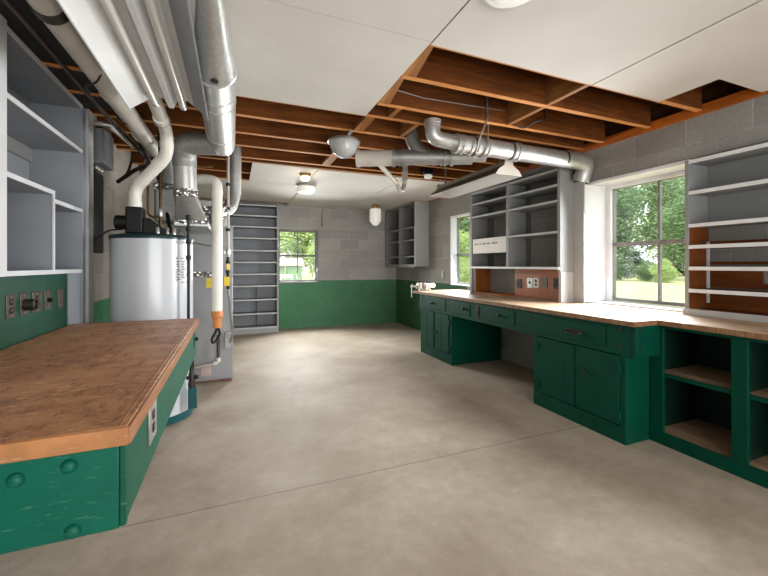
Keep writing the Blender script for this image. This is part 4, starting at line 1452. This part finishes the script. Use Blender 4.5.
# ================================================================== bench vise at the far end
t = thing('bench_vise', 'small pale metal bench vise clamped on the far end of the right worktop', 'vise', (2.50, 4.80, BT))
vx, vy = 2.55, 4.80
obj('base', MB().box(vx - .06, vx + .10, vy - .04, vy + .04, BT + .0005, BT + .025).lathe([(.045, BT + .025), (.04, BT + .05)], (vx + .02, vy, 0), 'z', 20), 'steel', t, .006)
obj('fixed_jaw', MB().hexa([(vx - .02, vy - .045, BT + .05), (vx + .05, vy - .045, BT + .05), (vx + .05, vy + .045, BT + .05), (vx - .02, vy + .045, BT + .05),
                            (vx - .03, vy - .05, BT + .115), (vx + .02, vy - .05, BT + .115), (vx + .02, vy + .05, BT + .115), (vx - .03, vy + .05, BT + .115)]), 'steel', t, .008)
obj('barrel', MB().lathe([(.03, .04), (.036, .06), (.036, .16), (.028, .185), (.004, .19)], (vx, vy, BT + .07), 'x', 20), 'white_trim', t)
obj('moving_jaw', MB().hexa([(vx - .11, vy - .045, BT + .03), (vx - .055, vy - .045, BT + .03), (vx - .055, vy + .045, BT + .03), (vx - .11, vy + .045, BT + .03),
                             (vx - .085, vy - .05, BT + .115), (vx - .045, vy - .05, BT + .115), (vx - .045, vy + .05, BT + .115), (vx - .085, vy + .05, BT + .115)]), 'beige_metal', t, .008)
sc_ = obj('screw', MB().tube([(vx - .2, vy, BT + .06), (vx + .03, vy, BT + .06)], .014, 14), 'steel', t)
obj('handle', MB().tube([(vx - .185, vy, BT + .085), (vx - .185, vy, BT - .08)], .008, 10).lathe([(.013, BT + .08), (.013, BT + .095)], (vx - .185, vy, 0), 'z', 12).lathe([(.013, BT - .09), (.013, BT - .075)], (vx - .185, vy, 0), 'z', 12), 'steel', sc_)
# hook on the block wall
solo('wall_hook', MB().tube([(XR - .002, 5.38, 1.13), (XR - .03, 5.38, 1.11), (XR - .03, 5.38, 1.01), (XR - .002, 5.38, .99)], .008, 10, .02), 'white_trim', 'small white handle-like hook on the block wall left of the far right window', 'hook')

# ================================================================== outside
GZ = .55
struct('ground', MB().box(3.6, 60, -30, 60, GZ - .3, GZ), 'lawn', 'pale green lawn outside the right windows', 'lawn')
struct('ground', MB().box(-20, 3.6, 7.66, 60, GZ - .3, GZ), 'lawn', 'ground outside the back window', 'lawn')


def crown_mesh(name, seed, n, clumps, mat, leaf=.16):
    rnd = random.Random(seed)
    m = MB()
    for cx, cy, cz, cr in clumps:
        for k in range(int(n * cr * cr)):
            a, b = rnd.random() * 2 * PI, math.acos(2 * rnd.random() - 1)
            q = cr * (.55 + .5 * rnd.random())
            p = Vector((cx + q * math.sin(b) * math.cos(a), cy + q * math.sin(b) * math.sin(a), cz + q * math.cos(b) * .85))
            R = Matrix.Rotation(rnd.random() * 2 * PI, 3, 'Z') @ Matrix.Rotation(rnd.random() * PI, 3, 'X')
            L, W = leaf * (.7 + .7 * rnd.random()), leaf * .5 * (.7 + .6 * rnd.random())
            vs = [m.b.verts.new(p + R @ Vector(v)) for v in ((-L / 2, 0, 0), (0, -W / 2, .02), (L / 2, 0, 0), (0, W / 2, .02))]
            m.b.faces.new(vs)
    me = bpy.data.meshes.new(name)
    m.b.to_mesh(me)
    m.b.free()
    me.materials.append(MATS[mat])
    return me


def clumps(seed, n):
    rnd = random.Random(seed)
    out = []
    while len(out) < n:
        x, y, z = rnd.uniform(-1, 1), rnd.uniform(-1, 1), rnd.uniform(-1, 1)
        if x * x + y * y + z * z > 1:
            continue
        k = 1 if z < .2 else 1 - .5 * (z - .2)
        out.append((x * 1.55 * k, y * 1.55 * k, 3.0 + z * 2.25, rnd.uniform(.42, .8)))
    return out


CROWN = [crown_mesh('crown', 11, 520, clumps(1, 60), 'leaf_green', .16), crown_mesh('crown', 12, 520, clumps(2, 60), 'leaf_pale', .16), crown_mesh('crown', 13, 520, clumps(3, 64), 'leaf_deep', .16)]
TRUNK = bpy.data.meshes.new('trunk')
m = MB().tube([(0, 0, 0), (.03, .02, 1.0), (-.03, .04, 2.2), (.02, 0, 3.8)], .1, 12, rad=[.17, .13, .10, .05])
m.b.to_mesh(TRUNK)
m.b.free()
TRUNK.materials.append(MATS['bark'])


def tree(x, y, sc, k, rz, label, name='tree', trunk=True, group='trees outside', zs=1.0, z=None):
    t = thing(name, label, 'tree' if name == 'tree' else 'bush', (x, y, GZ if z is None else z), group, rz)
    t.scale = (sc, sc, sc * zs)
    for nm, me in (('crown', CROWN[k]), ('trunk', TRUNK)):
        if nm == 'trunk' and not trunk:
            continue
        o = bpy.data.objects.new(nm, me)
        C.objects.link(o)
        o.parent = t
    return t


# seen through the large window
tree(18, 13.6, .85, 2, .3, 'tall dark tree at the left edge of the lawn in the large window view', zs=1.35)
tree(17.6, 9.4, .80, 0, 1.2, 'lower green tree at the right of the large window, below the gap of sky', zs=1.0)
tree(22, 12.9, 1.0, 0, 2.2, 'broad tree set back in the middle of the large window view', zs=1.35)
tree(22.4, 8.9, .85, 2, .9, 'dark low tree set back at the right edge of the large window view', zs=.8)
tree(23, 17.2, 1.05, 0, 4.0, 'big tree at the far left behind the dark tree in the large window view', zs=1.4)
tree(31, 18.5, 1.2, 1, 5.0, 'distant pale tree seen between the two front trees of the large window', zs=1.3)
for i, (x, y, s_, lab) in enumerate(((15.6, 11.2, .30, 'low shrub at the lawn edge on the left of the large window view'), (15.8, 10.2, .26, 'small shrub at the lawn edge behind the upright window bar'),
                                    (15.2, 9.2, .25, 'round shrub at the right end of the lawn edge'))):
    tree(x, y, s_, (2, 0, 1)[i], i * 1.3, lab, 'bush', False, 'shrubs at the lawn edge', .8, GZ - .2)
for i, y in enumerate((11.6, 14.9, 18.2)):
    tree(26, y, .8, (2, 0, 2)[i], 2 + i, ('dense thicket bush far behind the right panes of the large window', 'dense thicket bush far behind the upright bar of the large window',
                                          'dense thicket bush far behind the left panes of the large window')[i], 'bush', False, 'thicket beyond the lawn', .62, GZ - .55)
# through the narrow window
tree(8.3, 12.4, 1.0, 0, .8, 'leafy tree close outside the far right window', zs=1.1)
tree(12.6, 22.5, 1.4, 1, 2.8, 'pale tree behind, filling the far right window', zs=1.3)
tree(6.6, 10.0, .36, 1, 1.1, 'leafy bush low outside the far right window', 'bush', False, 'bushes near the windows', 1.0, GZ - .25)
# through the back window
tree(2.2, 14.2, .85, 1, .4, 'bright pale tree outside the back window, behind the green shed', zs=.8)
tree(5.4, 15.6, .95, 1, 2.0, 'bright tree to the right in the back window view', zs=.9)
tree(.2, 17.6, 1.0, 0, 1.0, 'green tree farthest back in the back window view', zs=1.0)
tree(2.62, 11.3, .30, 1, 2.6, 'bright leafy bush low in the right panes of the back window', 'bush', False, 'bushes near the windows', 1.2, GZ - .2)

# shed seen through the back window
t = thing('garden_shed', 'low green shed with pale roof outside the back window', 'shed', (1.45, 11.3, GZ))
obj('wall', MB().box(.6, 1.86, 11.0, 11.6, GZ, 1.20), 'shed_green', t)
obj('roof', MB().prism([(10.9, 1.20), (11.7, 1.20), (11.7, 1.24), (11.3, 1.42), (10.9, 1.24)], 'x', .5, 1.92), 'shed_roof', t)
obj('door', MB().box(1.46, 1.82, 10.985, 11.0, GZ, 1.16), 'shed_green', t, .004)
obj('post', MB().box(1.36, 1.40, 10.95, 10.99, GZ, 1.2), 'leaf_pale', t)
t = thing('garden_bench', 'white slatted garden bench in front of the green shed', 'bench', (1.4, 10.6, GZ))
m = MB()
obj('backrest_slat', MB().box(1.20, 1.56, 10.66, 10.68, .86, .90).box(1.20, 1.56, 10.66, 10.68, .92, .96), 'white_trim', t)
obj('seat', MB().box(1.20, 1.56, 10.42, 10.66, .76, .79), 'white_trim', t)
for x in (1.22, 1.51):
    obj('leg', MB().box(x, x + .03, 10.43, 10.46, GZ, .76), 'white_trim', t)
    obj('leg', MB().box(x, x + .03, 10.64, 10.67, GZ, .96), 'white_trim', t)
